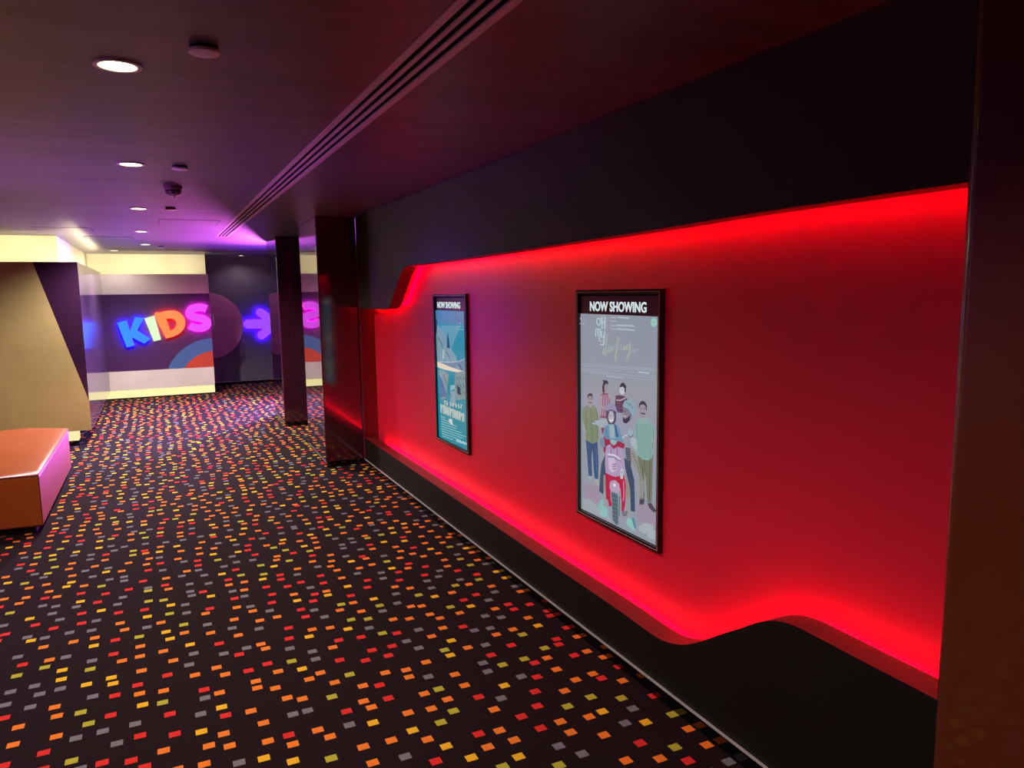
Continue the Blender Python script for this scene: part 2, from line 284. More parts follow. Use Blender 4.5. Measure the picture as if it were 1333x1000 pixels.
((58,78,100),[(2.8706,0.8518),(2.8341,0.9072),(2.8375,0.8156),(2.8557,0.7069),(2.8910,0.7153),(2.8817,0.7958)]),
((58,74,100),[(2.6946,0.9147),(2.6449,0.9102),(2.6077,0.8322),(2.6007,0.6928),(2.6331,0.6865),(2.6389,0.7866),(2.6708,0.8566)]),
((70,76,96),[(2.6760,0.9633),(2.6391,0.9671),(2.6335,0.9162),(2.6331,0.8764),(2.6649,0.8975),(2.6731,0.9299)]),
((140,146,156),[(2.6708,0.9575),(2.6385,0.9587),(2.6379,0.9603),(2.6701,0.9591)]),
((140,146,156),[(2.6707,0.9483),(2.6385,0.9496),(2.6378,0.9512),(2.6701,0.9499)]),
((140,146,156),[(2.6706,0.9390),(2.6384,0.9404),(2.6377,0.9420),(2.6700,0.9407)]),
((140,146,156),[(2.6706,0.9298),(2.6383,0.9312),(2.6377,0.9328),(2.6699,0.9314)]),
((140,146,156),[(2.6705,0.9205),(2.6382,0.9221),(2.6376,0.9237),(2.6698,0.9222)]),
((140,146,156),[(2.6704,0.9113),(2.6381,0.9129),(2.6375,0.9145),(2.6698,0.9129)]),
((138,140,134),[(2.6391,0.9641),(2.5977,0.9537),(2.5614,0.8796),(2.5360,0.8371),(2.5401,0.7699),(2.5652,0.7697),(2.5738,0.8588),(2.6073,0.8880),(2.6335,0.9162)]),
((90,96,96),[(2.6258,0.9486),(2.5832,0.8979),(2.5795,0.8996),(2.6220,0.9502)]),
((90,96,96),[(2.5841,0.8994),(2.5576,0.8432),(2.5538,0.8446),(2.5802,0.9008)]),
((140,134,128),[(2.8539,0.8019),(2.8320,0.8042),(2.8228,0.7297),(2.8538,0.7243)]),
((140,134,128),[(2.6757,0.8459),(2.6439,0.7999),(2.6336,0.7425),(2.6649,0.7318),(2.6753,0.7926)]),
((142,150,150),[(2.8502,0.7262),(2.8246,0.7323),(2.8335,0.6434),(2.8538,0.6483)]),
((142,150,150),[(2.6616,0.7351),(2.6353,0.7441),(2.6328,0.6526),(2.6526,0.6520)]),
((150,44,78),[(2.8492,0.9846),(2.7973,0.9935),(2.7718,0.9773),(2.7193,0.9834),(2.6804,0.9764),(2.6867,0.9552),(2.7411,0.9544),(2.7689,0.9382),(2.8143,0.9490),(2.8316,0.9394),(2.8374,0.9044),(2.8520,0.9113),(2.8538,0.9628)]),
((166,146,182),[(2.8229,0.9442),(2.7972,0.9553),(2.7632,0.9345),(2.7301,0.9580),(2.6973,0.9408),(2.6798,0.8914),(2.6837,0.8376),(2.7571,0.8119),(2.8337,0.8143),(2.8408,0.8583),(2.8374,0.9141)]),
((190,176,205),[(2.8142,0.8896),(2.7631,0.8997),(2.7406,0.8536),(2.7740,0.8273),(2.8083,0.8392)]),
((120,40,70),[(2.7906,0.9509),(2.7922,0.9156),(2.7883,0.9163),(2.7866,0.9515)]),
((120,40,70),[(2.7403,0.9553),(2.7401,0.9161),(2.7362,0.9169),(2.7364,0.9560)]),
((200,205,215),[(2.8192,0.9015),(2.7599,0.9086),(2.7583,0.9158),(2.8176,0.9088)]),
((200,205,215),[(2.7701,0.9089),(2.7191,0.8980),(2.7121,0.9050),(2.7629,0.9160)]),
((86,72,100),[(2.8147,0.8931),(2.7618,0.9012),(2.7614,0.9038),(2.8144,0.8957)]),
((86,72,100),[(2.7655,0.9011),(2.7159,0.8944),(2.7137,0.8970),(2.7632,0.9037)]),
((96,34,56),[(2.7798,0.8685),(2.7628,0.8663),(2.7602,0.8692),(2.7772,0.8715)]),
((96,34,56),[(2.7627,0.8663),(2.7461,0.8772),(2.7493,0.8788),(2.7658,0.8679)]),
((96,34,56),[(2.7797,0.8576),(2.7627,0.8554),(2.7602,0.8584),(2.7771,0.8607)]),
((96,34,56),[(2.7626,0.8555),(2.7461,0.8665),(2.7492,0.8680),(2.7658,0.8570)]),
((96,34,56),[(2.7797,0.8468),(2.7627,0.8446),(2.7601,0.8476),(2.7771,0.8498)]),
((96,34,56),[(2.7626,0.8446),(2.7460,0.8557),(2.7492,0.8573),(2.7657,0.8462)]),
((170,36,72),[(2.8384,0.8165),(2.7967,0.8127),(2.7571,0.8131),(2.6858,0.8371),(2.6721,0.7996),(2.6732,0.7304),(2.7067,0.7220),(2.7114,0.7652),(2.7347,0.7915),(2.7626,0.7972),(2.7909,0.7866),(2.8011,0.7632),(2.8021,0.6981),(2.8311,0.6908)]),
((170,36,72),[(2.8302,0.7666),(2.7960,0.7745),(2.7922,0.7048),(2.7796,0.6727),(2.8046,0.6642),(2.8228,0.7074)]),
((170,36,72),[(2.7150,0.7981),(2.6754,0.8023),(2.6747,0.7097),(2.6862,0.6684),(2.7048,0.6699),(2.7036,0.7368)]),
((214,120,160),[(2.6932,0.8095),(2.6892,0.7485),(2.6808,0.7507),(2.6848,0.8116)]),
((214,120,160),[(2.6890,0.7521),(2.6944,0.7181),(2.6860,0.7197),(2.6806,0.7537)]),
((176,150,182),[(2.7996,0.7777),(2.7555,0.7987),(2.7235,0.7887),(2.7140,0.7639),(2.7344,0.7431),(2.7799,0.7421),(2.8013,0.7480)]),
((215,220,232),[(2.7502,0.7771),(2.7512,0.7738),(2.7541,0.7707),(2.7583,0.7684),(2.7630,0.7673),(2.7672,0.7677),(2.7701,0.7694),(2.7712,0.7722),(2.7702,0.7755),(2.7672,0.7786),(2.7630,0.7809),(2.7584,0.7820),(2.7542,0.7816),(2.7513,0.7798)]),
((86,106,116),[(2.7887,0.7369),(2.7344,0.7391),(2.7284,0.5972),(2.7528,0.5943),(2.7750,0.6133),(2.7797,0.6929)]),
((56,72,84),[(2.7807,0.7218),(2.7337,0.7227),(2.7318,0.7259),(2.7787,0.7251)]),
((56,72,84),[(2.7806,0.7027),(2.7336,0.7038),(2.7317,0.7071),(2.7786,0.7060)]),
((56,72,84),[(2.7805,0.6836),(2.7335,0.6849),(2.7316,0.6882),(2.7786,0.6869)]),
((56,72,84),[(2.7805,0.6644),(2.7334,0.6660),(2.7315,0.6693),(2.7785,0.6677)]),
((56,72,84),[(2.7804,0.6452),(2.7333,0.6471),(2.7314,0.6504),(2.7784,0.6486)]),
((56,72,84),[(2.7803,0.6260),(2.7332,0.6281),(2.7313,0.6314),(2.7783,0.6294)]),
((56,72,84),[(2.7802,0.6068),(2.7331,0.6091),(2.7311,0.6125),(2.7783,0.6102)]),
((126,150,158),[(2.7344,0.7391),(2.7104,0.7376),(2.7116,0.6557),(2.7252,0.6371)]),
((52,58,70),[(2.7227,0.7329),(2.7239,0.6366),(2.7196,0.6377),(2.7185,0.7340)]),
((112,110,124),[(2.7057,0.6672),(2.6845,0.6704),(2.6553,0.6855),(2.6593,0.6600),(2.6928,0.6459)]),
((134,174,174),[(2.7380,0.9895),(2.7409,0.9770),(2.7491,0.9659),(2.7611,0.9584),(2.7746,0.9559),(2.7868,0.9591),(2.7953,0.9673),(2.7984,0.9790),(2.7954,0.9916),(2.7869,1.0028),(2.7748,1.0102),(2.7613,1.0125),(2.7493,1.0091),(2.7410,1.0010)]),
((150,188,190),[(2.7551,0.9912),(2.7567,0.9834),(2.7614,0.9766),(2.7681,0.9721),(2.7755,0.9707),(2.7823,0.9729),(2.7871,0.9781),(2.7888,0.9854),(2.7871,0.9933),(2.7824,1.0001),(2.7757,1.0046),(2.7682,1.0059),(2.7615,1.0037),(2.7568,0.9985)]),
((176,192,198),[(2.7120,0.8597),(2.6903,0.8636),(2.6932,0.8179),(2.7139,0.8152)]),
((70,96,104),[(2.7023,0.8529),(2.7045,0.8357),(2.7018,0.8361),(2.6996,0.8533)]),
((200,206,224),[(2.7132,0.9889),(2.6839,1.0109),(2.6877,1.0125),(2.7171,0.9904)]),
((200,206,224),[(2.6877,1.0088),(2.6371,1.0289),(2.6390,1.0314),(2.6897,1.0114)]),
((98,140,170),[(2.8411,1.0324),(2.8013,1.0480),(2.7564,1.0550),(2.7211,1.0440),(2.7014,1.0018),(2.6905,0.9830),(2.7486,0.9810),(2.8317,0.9749),(2.8566,0.9964)]),
((140,170,178),[(2.8043,1.0433),(2.7638,1.0497),(2.7561,0.9881),(2.7996,0.9848)]),
((60,90,130),[(2.7653,1.0528),(2.7490,1.0512),(2.7267,1.0015),(2.7487,0.9978)]),
((70,108,140),[(2.8343,1.0265),(2.8222,0.9841),(2.8177,0.9852),(2.8298,1.0276)]),
((110,134,158),[(2.8850,0.9656),(2.8472,0.9808),(2.8394,0.9349),(2.8628,0.9262),(2.8802,0.9404)]),
((62,68,90),[(2.8289,1.1011),(2.7493,1.1102),(2.7491,1.0728),(2.7638,1.0539),(2.8089,1.0468),(2.8257,1.0697)]),
((168,170,178),[(2.7632,1.0853),(2.7656,1.0734),(2.7723,1.0630),(2.7822,1.0563),(2.7932,1.0546),(2.8033,1.0583),(2.8102,1.0666),(2.8128,1.0780),(2.8103,1.0901),(2.8034,1.1005),(2.7934,1.1071),(2.7824,1.1086),(2.7725,1.1049),(2.7657,1.0965)]),
((222,226,232),[(2.8062,1.0645),(2.7873,1.0615),(2.7829,1.0666),(2.8018,1.0696)]),
((222,226,232),[(2.7882,1.0614),(2.7695,1.0700),(2.7739,1.0738),(2.7926,1.0651)]),
((48,54,68),[(2.8044,1.0852),(2.7908,1.0871),(2.7908,1.0897),(2.8044,1.0877)]),
((48,54,68),[(2.7833,1.0882),(2.7699,1.0902),(2.7699,1.0927),(2.7833,1.0907)]),
((132,138,168),[(2.8350,1.0981),(2.8305,1.1242),(2.8091,1.1431),(2.7828,1.1482),(2.7568,1.1382),(2.7478,1.1104),(2.7640,1.1123),(2.7902,1.1120),(2.8205,1.1036)]),
((84,82,112),[(2.8368,1.0950),(2.7848,1.1121),(2.7884,1.1176),(2.8405,1.1005)]),
((84,82,112),[(2.7958,1.1108),(2.7465,1.1061),(2.7423,1.1124),(2.7915,1.1172)]),
((134,172,176),[(2.6188,1.0403),(2.6205,1.0326),(2.6256,1.0259),(2.6330,1.0213),(2.6414,1.0199),(2.6489,1.0219),(2.6542,1.0270),(2.6561,1.0341),(2.6543,1.0418),(2.6492,1.0486),(2.6417,1.0531),(2.6333,1.0544),(2.6259,1.0523),(2.6207,1.0473)]),
((72,100,112),[(2.6572,1.0212),(2.6348,1.0134),(2.6312,1.0164),(2.6535,1.0242)]),
((72,100,112),[(2.6337,1.0136),(2.6140,1.0286),(2.6179,1.0302),(2.6376,1.0152)]),
((128,176,176),[(2.8779,0.6782),(2.8501,0.6842),(2.8574,0.6319),(2.9024,0.6231)]),
((134,184,182),[(2.8593,0.6531),(2.8226,0.6513),(2.8135,0.6129),(2.8500,0.6019),(2.8835,0.6031)]),
((134,184,182),[(2.6576,0.6516),(2.6246,0.6568),(2.5918,0.6071),(2.6324,0.6089),(2.6657,0.6214)]),
((86,130,150),[(2.6247,0.6607),(2.6052,0.6650),(2.5871,0.6196),(2.6056,0.6215)]),
((178,202,212),[(2.8720,1.5075),(2.8740,1.4994),(2.8798,1.4929),(2.8881,1.4890),(2.8973,1.4887),(2.9057,1.4920),(2.9115,1.4982),(2.9136,1.5062),(2.9115,1.5143),(2.9057,1.5209),(2.8973,1.5247),(2.8881,1.5249),(2.8798,1.5216),(2.8740,1.5153)]),
((141,148,162),[(2.8805,1.5072),(2.8817,1.5015),(2.8851,1.4969),(2.8900,1.4942),(2.8954,1.4940),(2.9003,1.4964),(2.9037,1.5008),(2.9049,1.5065),(2.9037,1.5122),(2.9003,1.5168),(2.8954,1.5195),(2.8900,1.5196),(2.8851,1.5172),(2.8817,1.5128)]),
((178,202,212),[(2.8692,1.5311),(2.8670,1.4766),(2.8585,1.4771),(2.8608,1.5314)]),
((178,202,212),[(2.8445,1.5318),(2.8459,1.4745),(2.8375,1.4748),(2.8362,1.5319)]),
((178,202,212),[(2.8668,1.5028),(2.8378,1.5038),(2.8378,1.5079),(2.8668,1.5070)]),
((178,202,212),[(2.9152,1.4382),(2.9121,1.4738),(2.9193,1.4737),(2.9225,1.4380)]),
((178,202,212),[(2.9182,1.4705),(2.8932,1.4714),(2.8932,1.4753),(2.9182,1.4743)]),
((178,202,212),[(2.8990,1.4745),(2.9022,1.4390),(2.8950,1.4392),(2.8919,1.4746)]),
((178,202,212),[(2.8989,1.4713),(2.8751,1.4698),(2.8737,1.4740),(2.8974,1.4756)]),
((178,202,212),[(2.8806,1.4735),(2.8904,1.4183),(2.8826,1.4183),(2.8728,1.4734)]),
((178,202,212),[(2.8900,1.4180),(2.8743,1.4160),(2.8718,1.4202),(2.8875,1.4222)]),
((178,202,212),[(2.8708,1.4642),(2.8724,1.4364),(2.8646,1.4367),(2.8630,1.4644)]),
((178,202,212),[(2.8710,1.4357),(2.8447,1.4370),(2.8447,1.4412),(2.8710,1.4400)]),
((178,202,212),[(2.8456,1.4655),(2.8559,1.4009),(2.8474,1.4010),(2.8373,1.4655)]),
((178,202,212),[(2.8481,1.4048),(2.8793,1.4049),(2.8802,1.4002),(2.8491,1.4002)]),
((172,184,160),[(2.8213,1.4506),(2.8319,1.4030),(2.8278,1.4030),(2.8172,1.4505)]),
((172,184,160),[(2.8316,1.4045),(2.8423,1.3527),(2.8382,1.3527),(2.8275,1.4045)]),
((172,184,160),[(2.8312,1.3898),(2.8527,1.3841),(2.8513,1.3820),(2.8297,1.3877)]),
((172,184,160),[(2.8524,1.3843),(2.8622,1.3630),(2.8581,1.3627),(2.8483,1.3840)]),
((172,184,160),[(2.8621,1.3628),(2.8469,1.3593),(2.8449,1.3614),(2.8600,1.3650)]),
((172,184,160),[(2.8459,1.3595),(2.8306,1.3772),(2.8344,1.3780),(2.8496,1.3603)]),
((172,184,160),[(2.7947,1.3996),(2.8144,1.3941),(2.8129,1.3921),(2.7932,1.3976)]),
((172,184,160),[(2.8141,1.3943),(2.8215,1.3733),(2.8174,1.3732),(2.8101,1.3941)]),
((172,184,160),[(2.8211,1.3730),(2.8060,1.3717),(2.8049,1.3740),(2.8200,1.3753)]),
((172,184,160),[(2.8053,1.3719),(2.7928,1.3912),(2.7966,1.3917),(2.8092,1.3725)]),
((172,184,160),[(2.7974,1.3911),(2.7921,1.3749),(2.7881,1.3755),(2.7934,1.3918)]),
((172,184,160),[(2.7837,1.3996),(2.7814,1.3795),(2.7774,1.3799),(2.7796,1.4000)]),
((172,184,160),[(2.7777,1.3796),(2.7726,1.3964),(2.7766,1.3966),(2.7817,1.3797)]),
((172,184,160),[(2.7747,1.3944),(2.7591,1.4019),(2.7615,1.4035),(2.7771,1.3960)]),
((172,184,160),[(2.7595,1.3433),(2.7357,1.3949),(2.7396,1.3952),(2.7634,1.3436)]),
((172,184,160),[(2.7363,1.3935),(2.7216,1.4401),(2.7254,1.4403),(2.7402,1.3936)]),
((172,184,160),[(2.7214,1.4396),(2.7307,1.4477),(2.7340,1.4464),(2.7247,1.4383)]),
((172,184,160),[(2.7333,1.4474),(2.7503,1.4080),(2.7464,1.4077),(2.7294,1.4470)]),
((172,184,160),[(2.7500,1.4092),(2.7531,1.3403),(2.7490,1.3406),(2.7460,1.4094)]),
((172,184,160),[(2.7507,1.3426),(2.7598,1.3393),(2.7580,1.3374),(2.7489,1.3407)]),
((172,184,160),[(2.7103,1.4116),(2.7150,1.3840),(2.7111,1.3841),(2.7064,1.4116)]),
((172,184,160),[(2.6938,1.3851),(2.6849,1.4054),(2.6886,1.4057),(2.6976,1.3854)]),
((172,184,160),[(2.6892,1.4053),(2.6862,1.3894),(2.6824,1.3898),(2.6853,1.4058)]),
((172,184,160),[(2.6831,1.3893),(2.6708,1.4079),(2.6743,1.4085),(2.6867,1.3899)]),
((172,184,160),[(2.6751,1.4080),(2.6714,1.3903),(2.6676,1.3908),(2.6713,1.4084)]),
((172,184,160),[(2.6418,1.4233),(2.6657,1.4101),(2.6632,1.4086),(2.6393,1.4218)]),
((172,184,160),[(2.6652,1.4106),(2.6686,1.3944),(2.6648,1.3944),(2.6614,1.4106)]),
((172,184,160),[(2.6665,1.3938),(2.6455,1.4032),(2.6476,1.4049),(2.6687,1.3955)]),
((172,184,160),[(2.6461,1.4027),(2.6381,1.4226),(2.6418,1.4229),(2.6497,1.4030)]),
((172,184,160),[(2.6420,1.4228),(2.6463,1.3849),(2.6425,1.3850),(2.6383,1.4228)]),
((172,184,160),[(2.6459,1.3865),(2.6606,1.3459),(2.6569,1.3457),(2.6422,1.3863)]),
((172,184,160),[(2.6563,1.3471),(2.6712,1.3523),(2.6735,1.3504),(2.6586,1.3452)]),
((172,184,160),[(2.6700,1.3500),(2.6515,1.3782),(2.6550,1.3788),(2.6735,1.3506)]),
((172,184,160),[(2.6540,1.3765),(2.6143,1.3906),(2.6160,1.3925),(2.6557,1.3783)]),
((172,184,160),[(2.6168,1.3899),(2.5827,1.3990),(2.5839,1.4009),(2.6180,1.3918)]),
((150,198,186),[(2.4542,1.5170),(2.4560,1.5090),(2.4616,1.5024),(2.4696,1.4986),(2.4787,1.4982),(2.4870,1.5015),(2.4928,1.5078),(2.4950,1.5157),(2.4931,1.5238),(2.4874,1.5304),(2.4793,1.5342),(2.4702,1.5344),(2.4620,1.5311),(2.4563,1.5249)]),
((90,130,140),[(2.4853,1.5157),(2.4688,1.5162),(2.4688,1.5183),(2.4853,1.5178)]),
((176,186,204),[(2.7361,1.5275),(2.6520,1.5258),(2.6512,1.5315),(2.7352,1.5334)]),
((176,186,204),[(2.7961,1.5270),(2.7499,1.5266),(2.7495,1.5303),(2.7956,1.5308)]),
((176,186,204),[(2.7944,1.5108),(2.7421,1.5108),(2.7418,1.5141),(2.7941,1.5142)]),
((176,186,204),[(2.7941,1.4915),(2.7435,1.4917),(2.7432,1.4947),(2.7938,1.4945)]),
((176,186,204),[(2.7440,1.4928),(2.6909,1.4926),(2.6902,1.4988),(2.7432,1.4991)]),
((176,186,204),[(2.6894,1.4938),(2.6707,1.4933),(2.6695,1.4994),(2.6882,1.5000)]),
((176,186,204),[(2.6688,1.4937),(2.6111,1.4933),(2.6104,1.4994),(2.6680,1.4998)]),
((176,186,204),[(2.7941,1.4766),(2.7402,1.4763),(2.7398,1.4793),(2.7937,1.4796)]),
((176,186,204),[(2.7383,1.4776),(2.6850,1.4764),(2.6839,1.4819),(2.7372,1.4832)]),
((176,186,204),[(2.6835,1.4768),(2.6071,1.4760),(2.6063,1.4814),(2.6827,1.4823)]),
((176,186,204),[(3.0642,1.4915),(3.0103,1.4911),(3.0099,1.4939),(3.0637,1.4943)]),
((176,186,204),[(3.0584,1.5189),(3.0439,1.5094),(3.0383,1.5117),(3.0527,1.5212)]),
((172,180,196),[(3.0254,1.3032),(2.6613,1.3163),(2.6611,1.3178),(3.0252,1.3048)]),
((172,180,196),[(2.6630,1.3162),(2.4663,1.3279),(2.4662,1.3293),(2.6629,1.3177)]),
((172,180,196),[(3.0410,1.2938),(2.6645,1.3087),(2.6642,1.3102),(3.0407,1.2954)]),
((172,180,196),[(2.6661,1.3086),(2.4634,1.3213),(2.4633,1.3226),(2.6660,1.3101)]),
((168,176,192),[(3.0516,1.2715),(2.4603,1.2909),(2.4601,1.2920),(3.0514,1.2729)]),
((168,176,192),[(3.0516,1.2786),(2.7063,1.2957),(2.7061,1.2969),(3.0514,1.2800)]),
((168,176,192),[(2.6655,1.2987),(2.4667,1.2997),(2.4664,1.3008),(2.6652,1.2999)]),
((168,176,192),[(3.0177,1.2675),(2.4664,1.2789),(2.4661,1.2801),(3.0174,1.2689)]),
((198,204,220),[(2.5784,1.3042),(2.5036,1.3054),(2.5030,1.3085),(2.5778,1.3073)]),
((180,188,204),[(2.8265,1.2626),(2.6984,1.2658),(2.6979,1.2683),(2.8259,1.2651)]),
((176,84,100),[(2.4500,0.6639),(2.4476,0.6134),(2.4358,0.6171),(2.4383,0.6675)])]
